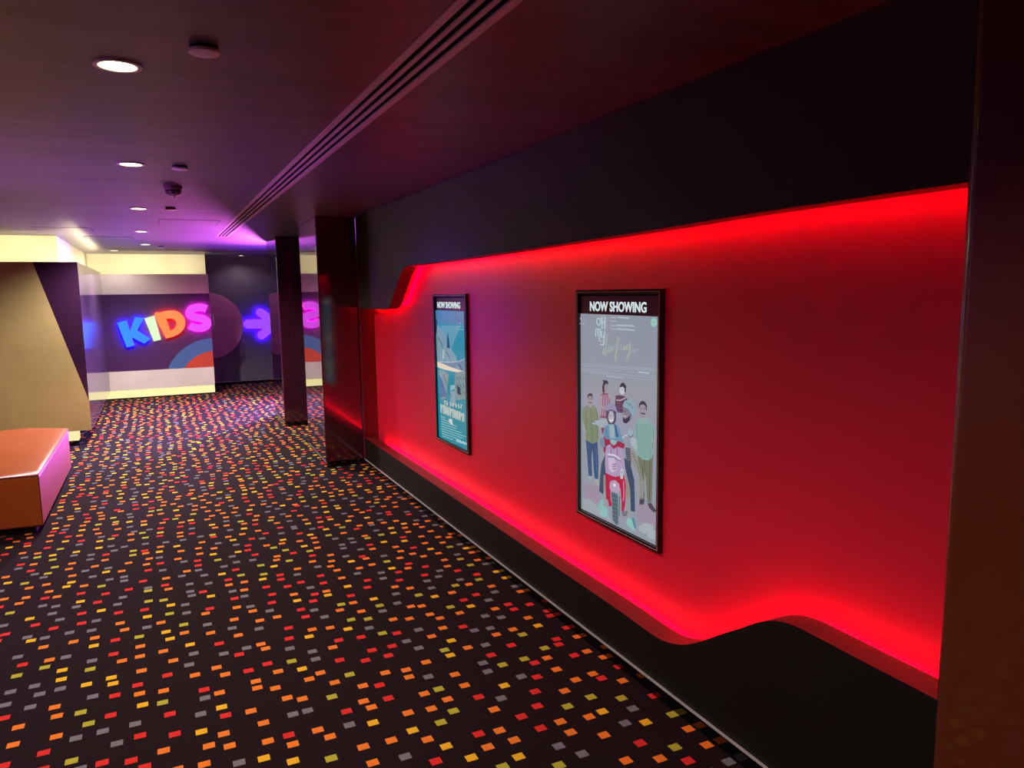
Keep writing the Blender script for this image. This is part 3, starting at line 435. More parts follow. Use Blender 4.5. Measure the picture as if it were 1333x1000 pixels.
ART_FAR=[((66,120,150),[(5.1279,1.5184),(4.5242,1.5202),(4.5268,1.4337),(5.1191,1.4343)]),
((84,150,160),[(4.9678,1.4184),(4.6047,1.4262),(4.7323,1.3176),(4.7920,1.2541),(4.9225,1.2354),(5.0322,1.3641)]),
((112,148,158),[(5.1177,1.4133),(5.0433,1.4158),(4.9133,1.3591),(4.8771,1.2588),(4.9426,1.1615),(5.0796,1.1507),(5.1012,1.3083)]),
((40,80,110),[(5.1067,1.4715),(5.0562,1.4467),(5.0791,1.3516),(5.1094,1.3608)]),
((22,70,100),[(4.8539,1.3820),(4.8275,1.3125),(4.8221,1.2673),(4.8749,1.2487),(4.8698,1.3204)]),
((116,148,158),[(4.9147,1.2410),(4.8622,1.2648),(4.7780,1.2550),(4.7114,1.2196),(4.6895,1.1815),(4.9134,1.1587)]),
((50,84,96),[(5.0586,1.3265),(4.9962,1.2905),(4.9842,1.2935),(5.0464,1.3294)]),
((50,84,96),[(5.0001,1.2936),(4.9673,1.2561),(4.9544,1.2583),(4.9870,1.2957)]),
((50,84,96),[(4.9010,1.2369),(4.8550,1.2119),(4.8437,1.2150),(4.8896,1.2401)]),
((50,84,96),[(4.8590,1.2148),(4.8322,1.1884),(4.8201,1.1908),(4.8467,1.2172)]),
((160,180,178),[(4.9597,1.2472),(4.9696,1.1818),(4.9369,1.1839),(4.9270,1.2490)]),
((96,126,146),[(5.0851,1.1422),(4.8121,1.1641),(4.6375,1.1844),(4.5091,1.2067),(4.5138,1.1257),(4.7799,1.1157),(5.0093,1.1218)]),
((214,200,178),[(5.0866,1.1488),(4.9977,1.1476),(4.8410,1.1360),(4.5138,1.1257),(4.5146,1.1119),(4.7804,1.1076),(4.9256,1.1059),(5.0779,1.1092)]),
((198,196,184),[(5.0790,1.1475),(4.7907,1.1671),(4.7901,1.1710),(5.0783,1.1515)]),
((198,196,184),[(4.7969,1.1665),(4.6333,1.1877),(4.6345,1.1913),(4.7981,1.1702)]),
((198,196,184),[(4.6393,1.1868),(4.5044,1.2111),(4.5068,1.2144),(4.6418,1.1902)]),
((110,140,158),[(4.7171,1.1402),(4.6727,1.1628),(4.6073,1.1342),(4.7177,1.1307)]),
((38,76,110),[(4.6383,1.1719),(4.5908,1.1325),(4.6075,1.1311),(4.6644,1.1604)]),
((118,144,156),[(5.0661,1.0947),(4.9323,1.0999),(4.8634,1.0347),(4.9282,0.9027),(5.0438,0.8816),(5.0621,1.0211)]),
((60,110,150),[(5.0589,1.0618),(5.0033,1.0337),(4.8898,0.9206),(5.0433,0.8884)]),
((132,140,138),[(4.9328,1.0933),(4.8601,1.0805),(4.8744,1.0075),(4.9293,1.0148)]),
((112,140,140),[(4.7200,1.1063),(4.5150,1.1313),(4.5178,0.9473),(4.7117,0.9167),(4.7585,1.0006)]),
((24,56,84),[(4.7046,1.0256),(4.6377,1.0077),(4.6324,0.9581),(4.6914,0.9637)]),
((20,130,148),[(4.8451,1.0884),(4.7261,1.0931),(4.7585,1.0006),(4.8479,0.9973)]),
((130,178,190),[(4.8256,1.0062),(4.7363,1.0184),(4.7487,0.9889),(4.8281,0.9696)]),
((112,152,164),[(4.8283,0.9670),(4.7285,0.9785),(4.7318,0.8758),(4.8356,0.8620)]),
((60,92,104),[(4.7086,1.0758),(4.6710,1.0582),(4.6609,1.0616),(4.6983,1.0793)]),
((60,92,104),[(4.6502,1.0815),(4.6134,1.0640),(4.6035,1.0674),(4.6402,1.0849)]),
((60,92,104),[(4.5930,1.0871),(4.5570,1.0697),(4.5473,1.0731),(4.5832,1.0904)]),
((60,92,104),[(4.7119,1.0248),(4.6743,1.0075),(4.6641,1.0110),(4.7016,1.0284)]),
((60,92,104),[(4.6534,1.0310),(4.6165,1.0138),(4.6066,1.0174),(4.6433,1.0345)]),
((60,92,104),[(4.5961,1.0372),(4.5599,1.0201),(4.5502,1.0236),(4.5862,1.0406)]),
((60,92,104),[(4.7153,0.9736),(4.6776,0.9566),(4.6674,0.9602),(4.7050,0.9773)]),
((60,92,104),[(4.6566,0.9804),(4.6196,0.9635),(4.6097,0.9671),(4.6465,0.9840)]),
((60,92,104),[(4.5992,0.9870),(4.5629,0.9703),(4.5532,0.9738),(4.5893,0.9906)]),
((70,104,116),[(4.9602,1.0650),(4.9334,1.0388),(4.9227,1.0412),(4.9494,1.0674)]),
((70,104,116),[(4.9357,1.0411),(4.9092,1.0150),(4.8985,1.0174),(4.9250,1.0434)]),
((70,104,116),[(4.9114,1.0172),(4.8851,0.9914),(4.8745,0.9938),(4.9008,1.0196)]),
((70,104,116),[(4.8873,0.9936),(4.8612,0.9679),(4.8507,0.9704),(4.8768,0.9960)]),
((70,104,116),[(4.8634,0.9701),(4.8374,0.9446),(4.8270,0.9471),(4.8529,0.9726)]),
((70,104,116),[(4.8396,0.9468),(4.8138,0.9214),(4.8035,0.9240),(4.8292,0.9493)]),
((172,186,178),[(4.9582,0.8823),(4.9540,0.8504),(4.9351,0.8534),(4.9393,0.8852)]),
((172,186,178),[(4.9546,0.8738),(4.9169,0.8786),(4.9165,0.8846),(4.9542,0.8798)]),
((172,186,178),[(4.9115,0.8816),(4.9074,0.8500),(4.8887,0.8529),(4.8929,0.8845)]),
((172,186,178),[(4.9088,0.8625),(4.8716,0.8674),(4.8712,0.8733),(4.9084,0.8685)]),
((172,186,178),[(4.8433,0.8870),(4.8392,0.8558),(4.8210,0.8587),(4.8251,0.8898)]),
((172,186,178),[(4.8414,0.8576),(4.8050,0.8624),(4.8046,0.8683),(4.8410,0.8635)]),
((172,186,178),[(4.7931,0.8870),(4.7890,0.8561),(4.7711,0.8589),(4.7752,0.8898)]),
((172,186,178),[(4.7897,0.8787),(4.7540,0.8834),(4.7536,0.8893),(4.7893,0.8846)]),
((172,186,178),[(4.7364,0.8912),(4.7324,0.8605),(4.7148,0.8633),(4.7189,0.8939)]),
((172,186,178),[(4.7337,0.8726),(4.6988,0.8773),(4.6984,0.8831),(4.7333,0.8784)]),
((172,186,178),[(4.6844,0.8928),(4.6804,0.8625),(4.6632,0.8653),(4.6672,0.8955)]),
((172,186,178),[(4.6824,0.8642),(4.6481,0.8689),(4.6477,0.8746),(4.6821,0.8700)]),
((172,186,178),[(4.6400,0.8961),(4.6360,0.8660),(4.6191,0.8688),(4.6231,0.8988)]),
((172,186,178),[(4.6367,0.8881),(4.6030,0.8926),(4.6026,0.8982),(4.6364,0.8938)]),
((172,186,178),[(5.0380,0.8469),(5.0366,0.7826),(5.0152,0.7858),(5.0166,0.8499)]),
((172,186,178),[(5.0375,0.8407),(4.9979,0.8354),(4.9871,0.8417),(5.0266,0.8470)]),
((172,186,178),[(5.0050,0.8404),(5.0113,0.8207),(4.9941,0.8225),(4.9877,0.8421)]),
((172,186,178),[(5.0010,0.8275),(5.0389,0.8149),(5.0306,0.8108),(4.9928,0.8233)]),
((172,186,178),[(4.9882,0.8460),(4.9868,0.7822),(4.9657,0.7855),(4.9671,0.8491)]),
((172,186,178),[(4.9867,0.8421),(4.9465,0.8403),(4.9384,0.8468),(4.9786,0.8486)]),
((172,186,178),[(4.9559,0.8446),(4.9600,0.7880),(4.9429,0.7904),(4.9388,0.8469)]),
((172,186,178),[(4.9465,0.7951),(4.9886,0.7873),(4.9869,0.7816),(4.9448,0.7894)]),
((172,186,178),[(4.9391,0.8452),(4.9377,0.7819),(4.9169,0.7852),(4.9184,0.8482)]),
((172,186,178),[(4.9371,0.8443),(4.9184,0.8142),(4.9037,0.8174),(4.9223,0.8474)]),
((172,186,178),[(4.9202,0.8176),(4.9078,0.7866),(4.8930,0.7896),(4.9053,0.8205)]),
((172,186,178),[(4.8937,0.7891),(4.8897,0.8460),(4.9046,0.8440),(4.9087,0.7869)]),
((172,186,178),[(4.8909,0.8444),(4.8894,0.7816),(4.8690,0.7848),(4.8705,0.8474)]),
((172,186,178),[(4.8595,0.8457),(4.8634,0.7899),(4.8468,0.7923),(4.8430,0.8479)]),
((172,186,178),[(4.8525,0.7969),(4.8928,0.7858),(4.8874,0.7810),(4.8470,0.7922)]),
((172,186,178),[(4.8435,0.8436),(4.8419,0.7813),(4.8219,0.7845),(4.8234,0.8465)]),
((172,186,178),[(4.8430,0.8376),(4.8058,0.8325),(4.7958,0.8386),(4.8328,0.8437)]),
((172,186,178),[(4.8125,0.8373),(4.8184,0.8182),(4.8022,0.8200),(4.7964,0.8390)]),
((172,186,178),[(4.8088,0.8248),(4.8442,0.8126),(4.8364,0.8086),(4.8010,0.8208)]),
((172,186,178),[(4.7968,0.8428),(4.7952,0.7810),(4.7754,0.7842),(4.7771,0.8457)]),
((172,186,178),[(4.7954,0.8390),(4.7577,0.8373),(4.7502,0.8435),(4.7878,0.8452)]),
((172,186,178),[(4.7665,0.8415),(4.7702,0.7866),(4.7542,0.7889),(4.7505,0.8437)]),
((172,186,178),[(4.7575,0.7935),(4.7969,0.7859),(4.7953,0.7804),(4.7559,0.7880)]),
((172,186,178),[(4.7508,0.8420),(4.7492,0.7807),(4.7298,0.7839),(4.7314,0.8449)]),
((172,186,178),[(4.7489,0.8411),(4.7313,0.8120),(4.7175,0.8151),(4.7351,0.8442)]),
((172,186,178),[(4.7329,0.8152),(4.7212,0.7853),(4.7074,0.7882),(4.7190,0.8181)]),
((172,186,178),[(4.7080,0.7876),(4.7044,0.8428),(4.7184,0.8408),(4.7220,0.7856)]),
((172,186,178),[(4.7056,0.8412),(4.7040,0.7804),(4.6848,0.7836),(4.6865,0.8441)]),
((172,186,178),[(4.6761,0.8425),(4.6796,0.7885),(4.6640,0.7908),(4.6606,0.8447)]),
((172,186,178),[(4.6693,0.7953),(4.7072,0.7845),(4.7020,0.7798),(4.6642,0.7907)]),
((172,186,178),[(4.6611,0.8405),(4.6594,0.7802),(4.6406,0.7833),(4.6423,0.8434)]),
((172,186,178),[(4.6606,0.8347),(4.6257,0.8298),(4.6163,0.8356),(4.6511,0.8406)]),
((172,186,178),[(4.6320,0.8344),(4.6375,0.8159),(4.6223,0.8177),(4.6169,0.8361)]),
((172,186,178),[(4.6284,0.8223),(4.6617,0.8105),(4.6543,0.8066),(4.6212,0.8184)]),
((172,186,178),[(4.6173,0.8397),(4.6155,0.7799),(4.5970,0.7830),(4.5988,0.8426)]),
((172,186,178),[(4.6160,0.8360),(4.5805,0.8344),(4.5735,0.8404),(4.6089,0.8421)]),
((172,186,178),[(4.5888,0.8385),(4.5921,0.7853),(4.5770,0.7876),(4.5738,0.8406)]),
((172,186,178),[(4.5802,0.7920),(4.6172,0.7846),(4.6157,0.7792),(4.5787,0.7866)]),
((190,200,196),[(4.8843,0.7399),(4.8549,0.7675),(4.8097,0.7690),(4.7876,0.7254),(4.8302,0.7318)]),
((122,172,178),[(5.0388,0.7514),(4.9363,0.7546),(4.9305,0.7612),(5.0328,0.7581)]),
((122,172,178),[(5.0363,0.7341),(4.8635,0.7396),(4.8577,0.7461),(5.0302,0.7408)]),
((122,172,178),[(5.0338,0.7169),(4.7129,0.7280),(4.7075,0.7344),(5.0277,0.7236)]),
((122,172,178),[(5.0312,0.6996),(4.7228,0.7107),(4.7173,0.7171),(5.0251,0.7063)]),
((122,172,178),[(5.0287,0.6823),(4.6294,0.6979),(4.6241,0.7042),(5.0225,0.6891)]),
((122,172,178),[(5.0261,0.6651),(4.5554,0.6847),(4.5502,0.6909),(5.0200,0.6718)]),
((122,172,178),[(5.0236,0.6478),(4.6063,0.6657),(4.6009,0.6720),(5.0174,0.6546)]),
((122,172,178),[(5.0211,0.6305),(4.6581,0.6464),(4.6526,0.6527),(5.0148,0.6374)]),
((122,172,178),[(5.0187,0.6133),(4.7996,0.6217),(4.7935,0.6283),(5.0120,0.6202)]),
((150,190,196),[(4.7460,0.6288),(4.6937,0.6217),(4.6663,0.6385),(4.7181,0.6456)]),
((150,190,196),[(4.6936,0.6313),(4.6423,0.6243),(4.6154,0.6408),(4.6662,0.6480)]),
((150,190,196),[(4.6337,0.6341),(4.5834,0.6272),(4.5571,0.6435),(4.6069,0.6506)]),
((150,190,196),[(4.5834,0.6365),(4.5340,0.6296),(4.5081,0.6458),(4.5570,0.6528)]),
((40,60,160),[(4.7057,1.4811),(4.6297,1.4575),(4.6242,1.4598),(4.7000,1.4834)]),
((40,60,160),[(4.6333,1.4597),(4.6179,1.4341),(4.6101,1.4350),(4.6255,1.4606)]),
((110,160,175),[(4.6554,1.4202),(4.5505,1.4189),(4.5489,1.4227),(4.6538,1.4241)]),
((110,160,175),[(4.6745,1.4021),(4.5448,1.4011),(4.5431,1.4055),(4.6727,1.4066)]),
((110,160,175),[(4.5944,1.4434),(4.5962,1.4404),(4.6007,1.4379),(4.6071,1.4364),(4.6141,1.4362),(4.6203,1.4373),(4.6246,1.4395),(4.6260,1.4424),(4.6242,1.4454),(4.6197,1.4479),(4.6132,1.4494),(4.6062,1.4496),(4.6000,1.4485),(4.5958,1.4463)])]
# ------------------------------------------------------------------ setting
YB = -5.0; YE = 14.7; XL = -3.6; XR = 4.2
bm = B(); box(bm, (XL, YB, -.1), (XR, YE+.2, 0)); struct('floor', bm, M_carpet)
VX0, VX1, VY0, VY1 = .716, .864, .2, 9.75
bm = B()
box(bm, (XL, YB, H), (VX0, YE+.2, H+.12)); box(bm, (VX1, YB, H), (XR, YE+.2, H+.12))
box(bm, (VX0, VY1, H), (VX1, YE+.2, H+.12)); box(bm, (VX0, YB, H), (VX1, VY0, H+.12)); box(bm, (VX0, VY0, H+.09), (VX1, VY1, H+.12))
struct('ceiling', bm, M_ceil)
bm = B(); box(bm, (XL-.1, YB, 0), (XL, YE+.2, H)); struct('wall_left', bm, mat('warm_brown_wall', (120, 70, 44), rough=.4))
bm = B(); box(bm, (XL, YB-.1, 0), (XR, YB, H)); struct('wall_back', bm, mat('dark_brown_wall', (90, 54, 40), rough=.5))
bm = B(); box(bm, (XL, YE, 0), (XR, YE+.1, H)); struct('wall_far', bm, M_dark)
bm = B(); box(bm, (XR, YB, 0), (XR+.1, YE+.2, H)); struct('wall_right', bm, M_dark)
# the recess: red back wall, closing return at the far end
RY0, RY1 = .80, 7.0
bm = B(); box(bm, (BACK, RY0, 0), (BACK+.06, RY1+.06, H)); struct('wall_recess', bm, M_red)
bm = B(); box(bm, (W, RY1, .05), (BACK, RY1+.05, H)); struct('wall_recess_end', bm, M_ledge)
bm = B(); box(bm, (W, 8.10, 0), (W+.1, 9.60, H)); struct('wall_between_pillars', bm, M_black)

def smooth_curve(pts, n=6):
    out = []
    for i in range(len(pts)-1):
        p0 = pts[max(i-1, 0)]; p1 = pts[i]; p2 = pts[i+1]; p3 = pts[min(i+2, len(pts)-1)]
        for k in range(n):
            t = k/n
            out.append(tuple(.5*((2*p1[j])+(-p0[j]+p2[j])*t+(2*p0[j]-5*p1[j]+4*p2[j]-p3[j])*t*t+(-p0[j]+3*p1[j]-3*p2[j]+p3[j])*t**3) for j in (0, 1)))
    return out+[pts[-1]]
low = [(7.0, .262), (4.8, .260), (3.39, .254), (2.66, .252), (2.44, .246), (2.33, .247), (2.25, .262), (2.17, .292), (2.08, .343), (1.98, .412), (1.88, .478), (1.80, .532), (1.745, .562), (1.69, .582), (1.62, .592), (1.53, .592), (1.30, .590), (RY0, .590)]
upp = [(7.0, 1.512), (6.20, 1.514), (6.10, 1.520), (6.04, 1.532), (5.98, 1.562), (5.90, 1.622), (5.72, 1.762), (5.64, 1.815), (5.57, 1.842), (5.46, 1.852), (5.30, 1.853), (4.4, 1.856), (3.35, 1.866), (2.39, 1.877), (1.80, 1.887), (RY0, 1.890)]
lowc, uppc = smooth_curve(low), smooth_curve(upp)
TH = .100
bm = B(); prism(bm, [(7.0, .05)] + lowc + [(RY0, .05)], 'x', W, W+TH, 0, 1); TR1 = struct('trim_1', bm, [M_black, M_ledge])
bm = B(); prism(bm, [(7.0, H)] + uppc + [(RY0, H)], 'x', W, W+TH, 0, 1); TR2 = struct('trim_2', bm, [M_fascia, M_ledge])
bm = B(); box(bm, (W-.012, RY0, 0), (W+.05, RY1, .052)); struct('baseboard_right', bm, M_skirt)
bm = B(); box(bm, (W-.0125, RY0, .052), (W+.004, RY1, .0545)); struct('trim_3', bm, M_lit_edge)
bm = B(); box(bm, (.84, YE-.015, 0), (XR, YE, .05)); box(bm, (.84, YE-.018, .05), (XR, YE, .056), 1); struct('baseboard_far', bm, [M_skirt, M_metal])

# red led strips hidden in the slot behind the boards
M_led = glow('red_led', (255, 0, 44), RED_S)
def led_strip(curve, dz, label):
    bm = B(); q = []; sg = 1 if dz > 0 else -1
    for i, (y, z) in enumerate(curve):
        a, b = curve[max(i-1, 0)], curve[min(i+1, len(curve)-1)]; dy, dzz = b[0]-a[0], b[1]-a[1]; l = math.hypot(dy, dzz)
        ny, nz = dzz/l, -dy/l
        if nz*sg < 0: ny, nz = -ny, -nz
        y2, z2 = y+ny*abs(dz), z+nz*abs(dz)
        if .96 < y2 < 6.98 and (not q or y2 < q[-1][0]-.004): q.append((y2, z2))
    rows = [(bm.verts.new((W+TH+.001, y, z)), bm.verts.new((W+TH+.013, y, z)), bm.verts.new((W+TH+.013, y, z-.004 if dz < 0 else z+.004)), bm.verts.new((W+TH+.001, y, z-.004 if dz < 0 else z+.004))) for y, z in q]
    for a, b in zip(rows, rows[1:]):
        for k in range(4): bm.faces.new((a[k], a[(k+1) % 4], b[(k+1) % 4], b[k]))
    obj('led_strip', bm, M_led, label)
led_strip(lowc, -.034, TR1)
led_strip(uppc, .040, TR2)

# ------------------------------------------------------------------ pillars
def pillar(y0, y1, x0, x1, label, m_side, m_front, skew=0, bev=.012):
    t = thing('pillar', ((x0+x1)/2, (y0+y1)/2, 0), label, 'pillar')
    bm = B(); prism(bm, [(x0, y0), (x1, y0), (x1, y1), (x0+skew, y1)], 'z', .05, H)
    o = obj('shaft', bm, [m_side, m_front], t, bevel=bev, seg=5)
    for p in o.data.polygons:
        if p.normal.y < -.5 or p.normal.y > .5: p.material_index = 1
    bm = B(); prism(bm, [(x0+.012, y0+.012), (x1, y0+.012), (x1, y1-.012), (x0+skew+.012, y1-.012)], 'z', 0, .05); obj('plinth', bm, M_skirt, t)
    bm = B(); prism(bm, [(x0-.004, y0+.012), (x0+.014, y0+.012), (x0+skew+.014, y1-.012), (x0+skew-.004, y1-.012)], 'z', .046, .054); obj('edge_strip', bm, M_metal, t)
    return t
pillar(7.05, 8.10, 1.378, W, 'glossy plum pillar reflecting the red wall, at the far end of the red recess', M_plum, M_frontl, .030)
pillar(9.56, 10.60, 1.378, W, 'slim-looking dark glossy pillar beside the purple arrow sign', M_plum, M_frontl, .030)
pillar(-1.20, .94, 1.40, 1.95, 'glossy pillar, painted warm-lit brown, with rounded corner at the near end of the red wall', M_warm_lit, M_warm_lit, bev=.03)

# ------------------------------------------------------------------ far sign wall
YK = 13.5; XK0, XK1 = -.75, .835; ZP = 2.01
t = thing('sign_wall', (0, YK+.3, 0), 'glossy purple and grey partition wall carrying the lit word KIDS', 'partition wall')
bm = B(); box(bm, (XK0, YK, 1.69), (XK1, YK+.03, ZP)); obj('upper_panel', bm, M_grey, t)
bm = B(); box(bm, (XK0, YK, .145), (XK1, YK+.03, .455)); obj('lower_panel', bm, M_grey, t)
bm = B(); box(bm, (XK0, YK, .455), (XK1, YK+.03, 1.69))
def sector(r, y0, y1, mi):   # quarter round graphic clipped by the panel edges
    cx, cz = .87, .13; pts = []
    for i in range(61):
        a = math.pi/2+math.pi/2*i/60; x, z = cx+r*math.cos(a), cz+r*math.sin(a)
        if x <= XK1 and z >= .456: pts.append((x, z))
    zt = cz+math.sqrt(r*r-(cx-XK1)**2); xl = cx-math.sqrt(r*r-(.456-cz)**2)
    prism(bm, [(XK1, .456), (XK1, zt)] + pts + [(xl, .456)], 'y', y0, y1, mi)
sector(.81, YK-.002, YK, 1); sector(.592, YK-.004, YK-.002, 2)
obj('graphic_panel', bm, [M_purple, M_blue, M_rust], t)
bm = B(); box(bm, (-1.05, YK+.03, .018), (XK1-.004, YK+.05, .145)); obj('plinth_light', bm, glow('cream_light', (255, 240, 172), 1.1), t)
bm = B(); box(bm, (-1.05, YK+.02, 0), (XK1-.004, YK+.6, .018)); obj('plinth', bm, M_skirt, t)
bm = B(); box(bm, (XK0+.01, YK+.05, .018), (XK1-.004, YK+.70, 1.93)); box(bm, (XK1-.004, YK+.03, .018), (XK1, YK+.70, ZP)); obj('core', bm, M_dark, t)
bm = B(); box(bm, (-.96, YK+.60, 1.93), (XK1+.005, YK+.70, H)); obj('cove_wall', bm, M_cream, t)
LED_W = glow('cream_led', (255, 240, 185), COVE_S)
bm = B(); box(bm, (XK0-.15, YK+.06, 1.94), (XK1-.02, YK+.09, 1.96)); obj('cove_light', bm, LED_W, t)

bm = B()
for z in (1.15, 1.33): box(bm, (XK1, YK-.03, z-.006), (XK1+.05, YK-.015, z+.006))
box(bm, (XK1+.038, YK-.032, 1.144), (XK1+.05, YK-.013, 1.336)); box(bm, (XK1, YK-.03, 1.15), (XK1+.004, YK+.03, 1.33)); obj('handle', bm, M_metal, t)

# ------------------------------------------------------------------ left block
YL = 9.5; XP = -.735
t = thing('partition_block', (-2.2, YL+1, 0), 'beige and aubergine partition with slanted colour split behind the orange bench', 'partition wall')
bm = B(); prism(bm, [(XL, .171), (XP, .171), (XP, .50), (-1.153, 2.037), (XL, 2.037)], 'y', YL, YL+.03); obj('beige_panel', bm, M_beige, t)
bm = B(); prism(bm, [(XP, .50), (XP, 2.037), (-1.153, 2.037)], 'y', YL, YL+.03); obj('aubergine_panel', bm, M_aub, t)
bm = B(); prism(bm, [(YL+.03, .171), (YL+.03, 2.037), (YK-.01, 2.037), (YK-.01, .147), (9.8, .147), (9.7, .171)], 'x', XP-.03, XP); obj('side_panel', bm, mat('mirror_gloss_laminate', (70, 50, 76), rough=.13, spec=1, ior=1.9, coat=.6, coat_rough=.1), t)
bm = B(); box(bm, (XL, YL+.07, .05), (-.875, YL+.3, .165)); obj('plinth_light', bm, glow('cream_light_low', (255, 238, 176), 1.0), t)
bm = B(); box(bm, (XL, YL+.06, 0), (-.868, YL+.32, .05)); obj('plinth', bm, M_skirt, t)
bm = B(); box(bm, (XL, YL+.03, .165), (XP-.03, YK+.7, 1.93)); obj('core', bm, M_cream, t)
bm = B(); box(bm, (XL, YL+.62, 1.93), (-.965, YK+.7, H)); obj('cove_wall', bm, M_cream, t)
bm = B(); box(bm, (XL, YL+.05, 1.935), (XP-.05, YL+.08, 1.955)); box(bm, (XP-.07, YL+.1, 1.935), (XP-.045, YK+.02, 1.955)); obj('cove_light', bm, LED_W, t)

# ------------------------------------------------------------------ illuminated letters
def letter(ch, pts, face_rgb, halo_rgb, label, fs=1.0, hs=12., hole=None, y=None, name='sign_letter', group='illuminated letters of the KIDS sign', cat='sign letter', inset=.975):
    y = YK if y is None else y
    cx = sum(p[0] for p in pts)/len(pts); cz = sum(p[1] for p in pts)/len(pts)
    t = thing(name, (cx, y-.05, cz), label, cat, group)
    def shape(bm, a, b, s=1):
        q = [(cx+(p[0]-cx)*s, cz+(p[1]-cz)*s) for p in pts]
        if hole: ring_prism(bm, q, [(cx+(p[0]-cx)*s, cz+(p[1]-cz)*s) for p in hole], 'y', a, b)
        else: prism(bm, q, 'y', a, b)
    bm = B(); shape(bm, y-.075, y-.045); obj('face', bm, glow(ch+'_face', face_rgb, fs), t)
    bm = B(); shape(bm, y-.040, y-.020, inset); obj('halo_light', bm, glow(ch+'_halo', halo_rgb, hs*HALO), t)
    return t
letter('K', [(-.557,1.239),(-.42,1.278),(-.388,1.105),(-.296,1.325),(-.170,1.306),(-.282,1.112),(-.102,.966),(-.192,.894),(-.372,1.010),(-.335,.872),(-.45,.844)],
       (66,150,255), (16,0,255), 'glowing blue letter K on the purple partition', hs=16)
letter('I', [(-.164,1.300),(-.017,1.342),(.057,.950),(-.052,.924)], (228,255,206), (200,255,170), 'glowing pale green-white letter I on the purple partition', hs=2)
Do = smooth_curve([(.131,.965),(-.012,1.350),(.080,1.392),(.179,1.415),(.270,1.418),(.345,1.392),(.405,1.332),(.434,1.255),(.430,1.170),(.395,1.095),(.330,1.035),(.240,.992),(.131,.965)], 4)[:-1]
Di = smooth_curve([(.203,1.086),(.158,1.276),(.190,1.287),(.222,1.288),(.252,1.281),(.278,1.264),(.297,1.238),(.306,1.208),(.302,1.176),(.288,1.146),(.265,1.118),(.235,1.098),(.203,1.086)], 4)[:-1]
letter('D', Do, (255,150,88), (255,20,0), 'glowing orange letter D on the purple partition', hole=Di, hs=7)
def stroke(line, w, n=8):
    q = smooth_curve(line, n); Lf, Rt = [], []
    for i, p in enumerate(q):
        a, b = q[max(i-1, 0)], q[min(i+1, len(q)-1)]; dx, dy = b[0]-a[0], b[1]-a[1]; l = math.hypot(dx, dy) or 1
        Lf.append((p[0]-dy/l*w, p[1]+dx/l*w)); Rt.append((p[0]+dy/l*w, p[1]-dx/l*w))
    return Lf+Rt[::-1]
letter('S', stroke([(.775,1.432),(.715,1.455),(.64,1.458),(.555,1.435),(.515,1.385),(.525,1.33),(.58,1.298),(.67,1.278),(.745,1.25),(.775,1.20),(.755,1.15),(.69,1.12),(.61,1.118),(.545,1.138),(.505,1.165)], .062),
       (240,84,255), (225,0,190), 'glowing magenta letter S on the purple partition', hs=8)

# disc and arrow on the dark far wall
bm = B(); prism(bm, circle(.87, 1.10, .597, 72), 'y', YE-.04, YE-.0005)
tag(obj('wall_disc', bm, M_disc, bevel=.006), 'flat round plum disc on the dark far wall, half hidden by the KIDS partition', 'wall disc')
def capsule(p, q, r, n=10):
    a = math.atan2(q[1]-p[1], q[0]-p[0])
    return [(q[0]+r*math.cos(a-math.pi/2+math.pi*i/n), q[1]+r*math.sin(a-math.pi/2+math.pi*i/n)) for i in range(n+1)] + \
           [(p[0]+r*math.cos(a+math.pi/2+math.pi*i/n), p[1]+r*math.sin(a+math.pi/2+math.pi*i/n)) for i in range(n+1)]
t = thing('arrow_sign', (1.76, YE-.05, 1.11), 'glowing purple arrow pointing right on the dark far wall', 'arrow sign')
def arrow(bm, a, b, k=0):
    prism(bm, capsule((1.552, 1.113), (1.97, 1.113), .085-k), 'y', a, b)
    prism(bm, capsule((1.775, 1.325), (2.04, 1.113), .076-k), 'y', a-.0004, b)
    prism(bm, capsule((1.775, .895), (2.04, 1.113), .076-k), 'y', a-.0008, b)
bm = B(); arrow(bm, YE-.075, YE-.045); obj('face', bm, glow('arrow_face', (164, 76, 255), 1.0), t)
bm = B(); arrow(bm, YE-.04, YE-.02, .006); obj('halo_light', bm, glow('arrow_halo', (60, 0, 255), 14*HALO), t)

# ------------------------------------------------------------------ ceiling fittings
bm = B()
t = thing('air_vent', ((VX0+VX1)/2, 5, H), 'long triple-slot air vent running along the ceiling', 'air vent')
w = VX1-VX0
for a, b in ((0, .026), (w-.026, w)): box(bm, (VX0+a, VY0, H-.004), (VX0+b, VY1, H+.002))
box(bm, (VX0, VY1-.02, H-.004), (VX1, VY1, H+.002))
obj('frame', bm, M_grill, t)
sl = (w-.052-3*.022)/2
for k in range(2):
    x = VX0+.026+.022+k*(sl+.022)
    bm = B(); box(bm, (x, VY0, H-.003), (x+sl, VY1-.02, H+.002)); obj('slat', bm, M_grill, t)
bm = B(); box(bm, (VX0+.001, VY0+.001, H+.010), (VX1-.001, VY1-.001, H+.03)); obj('backing', bm, M_slot, t)

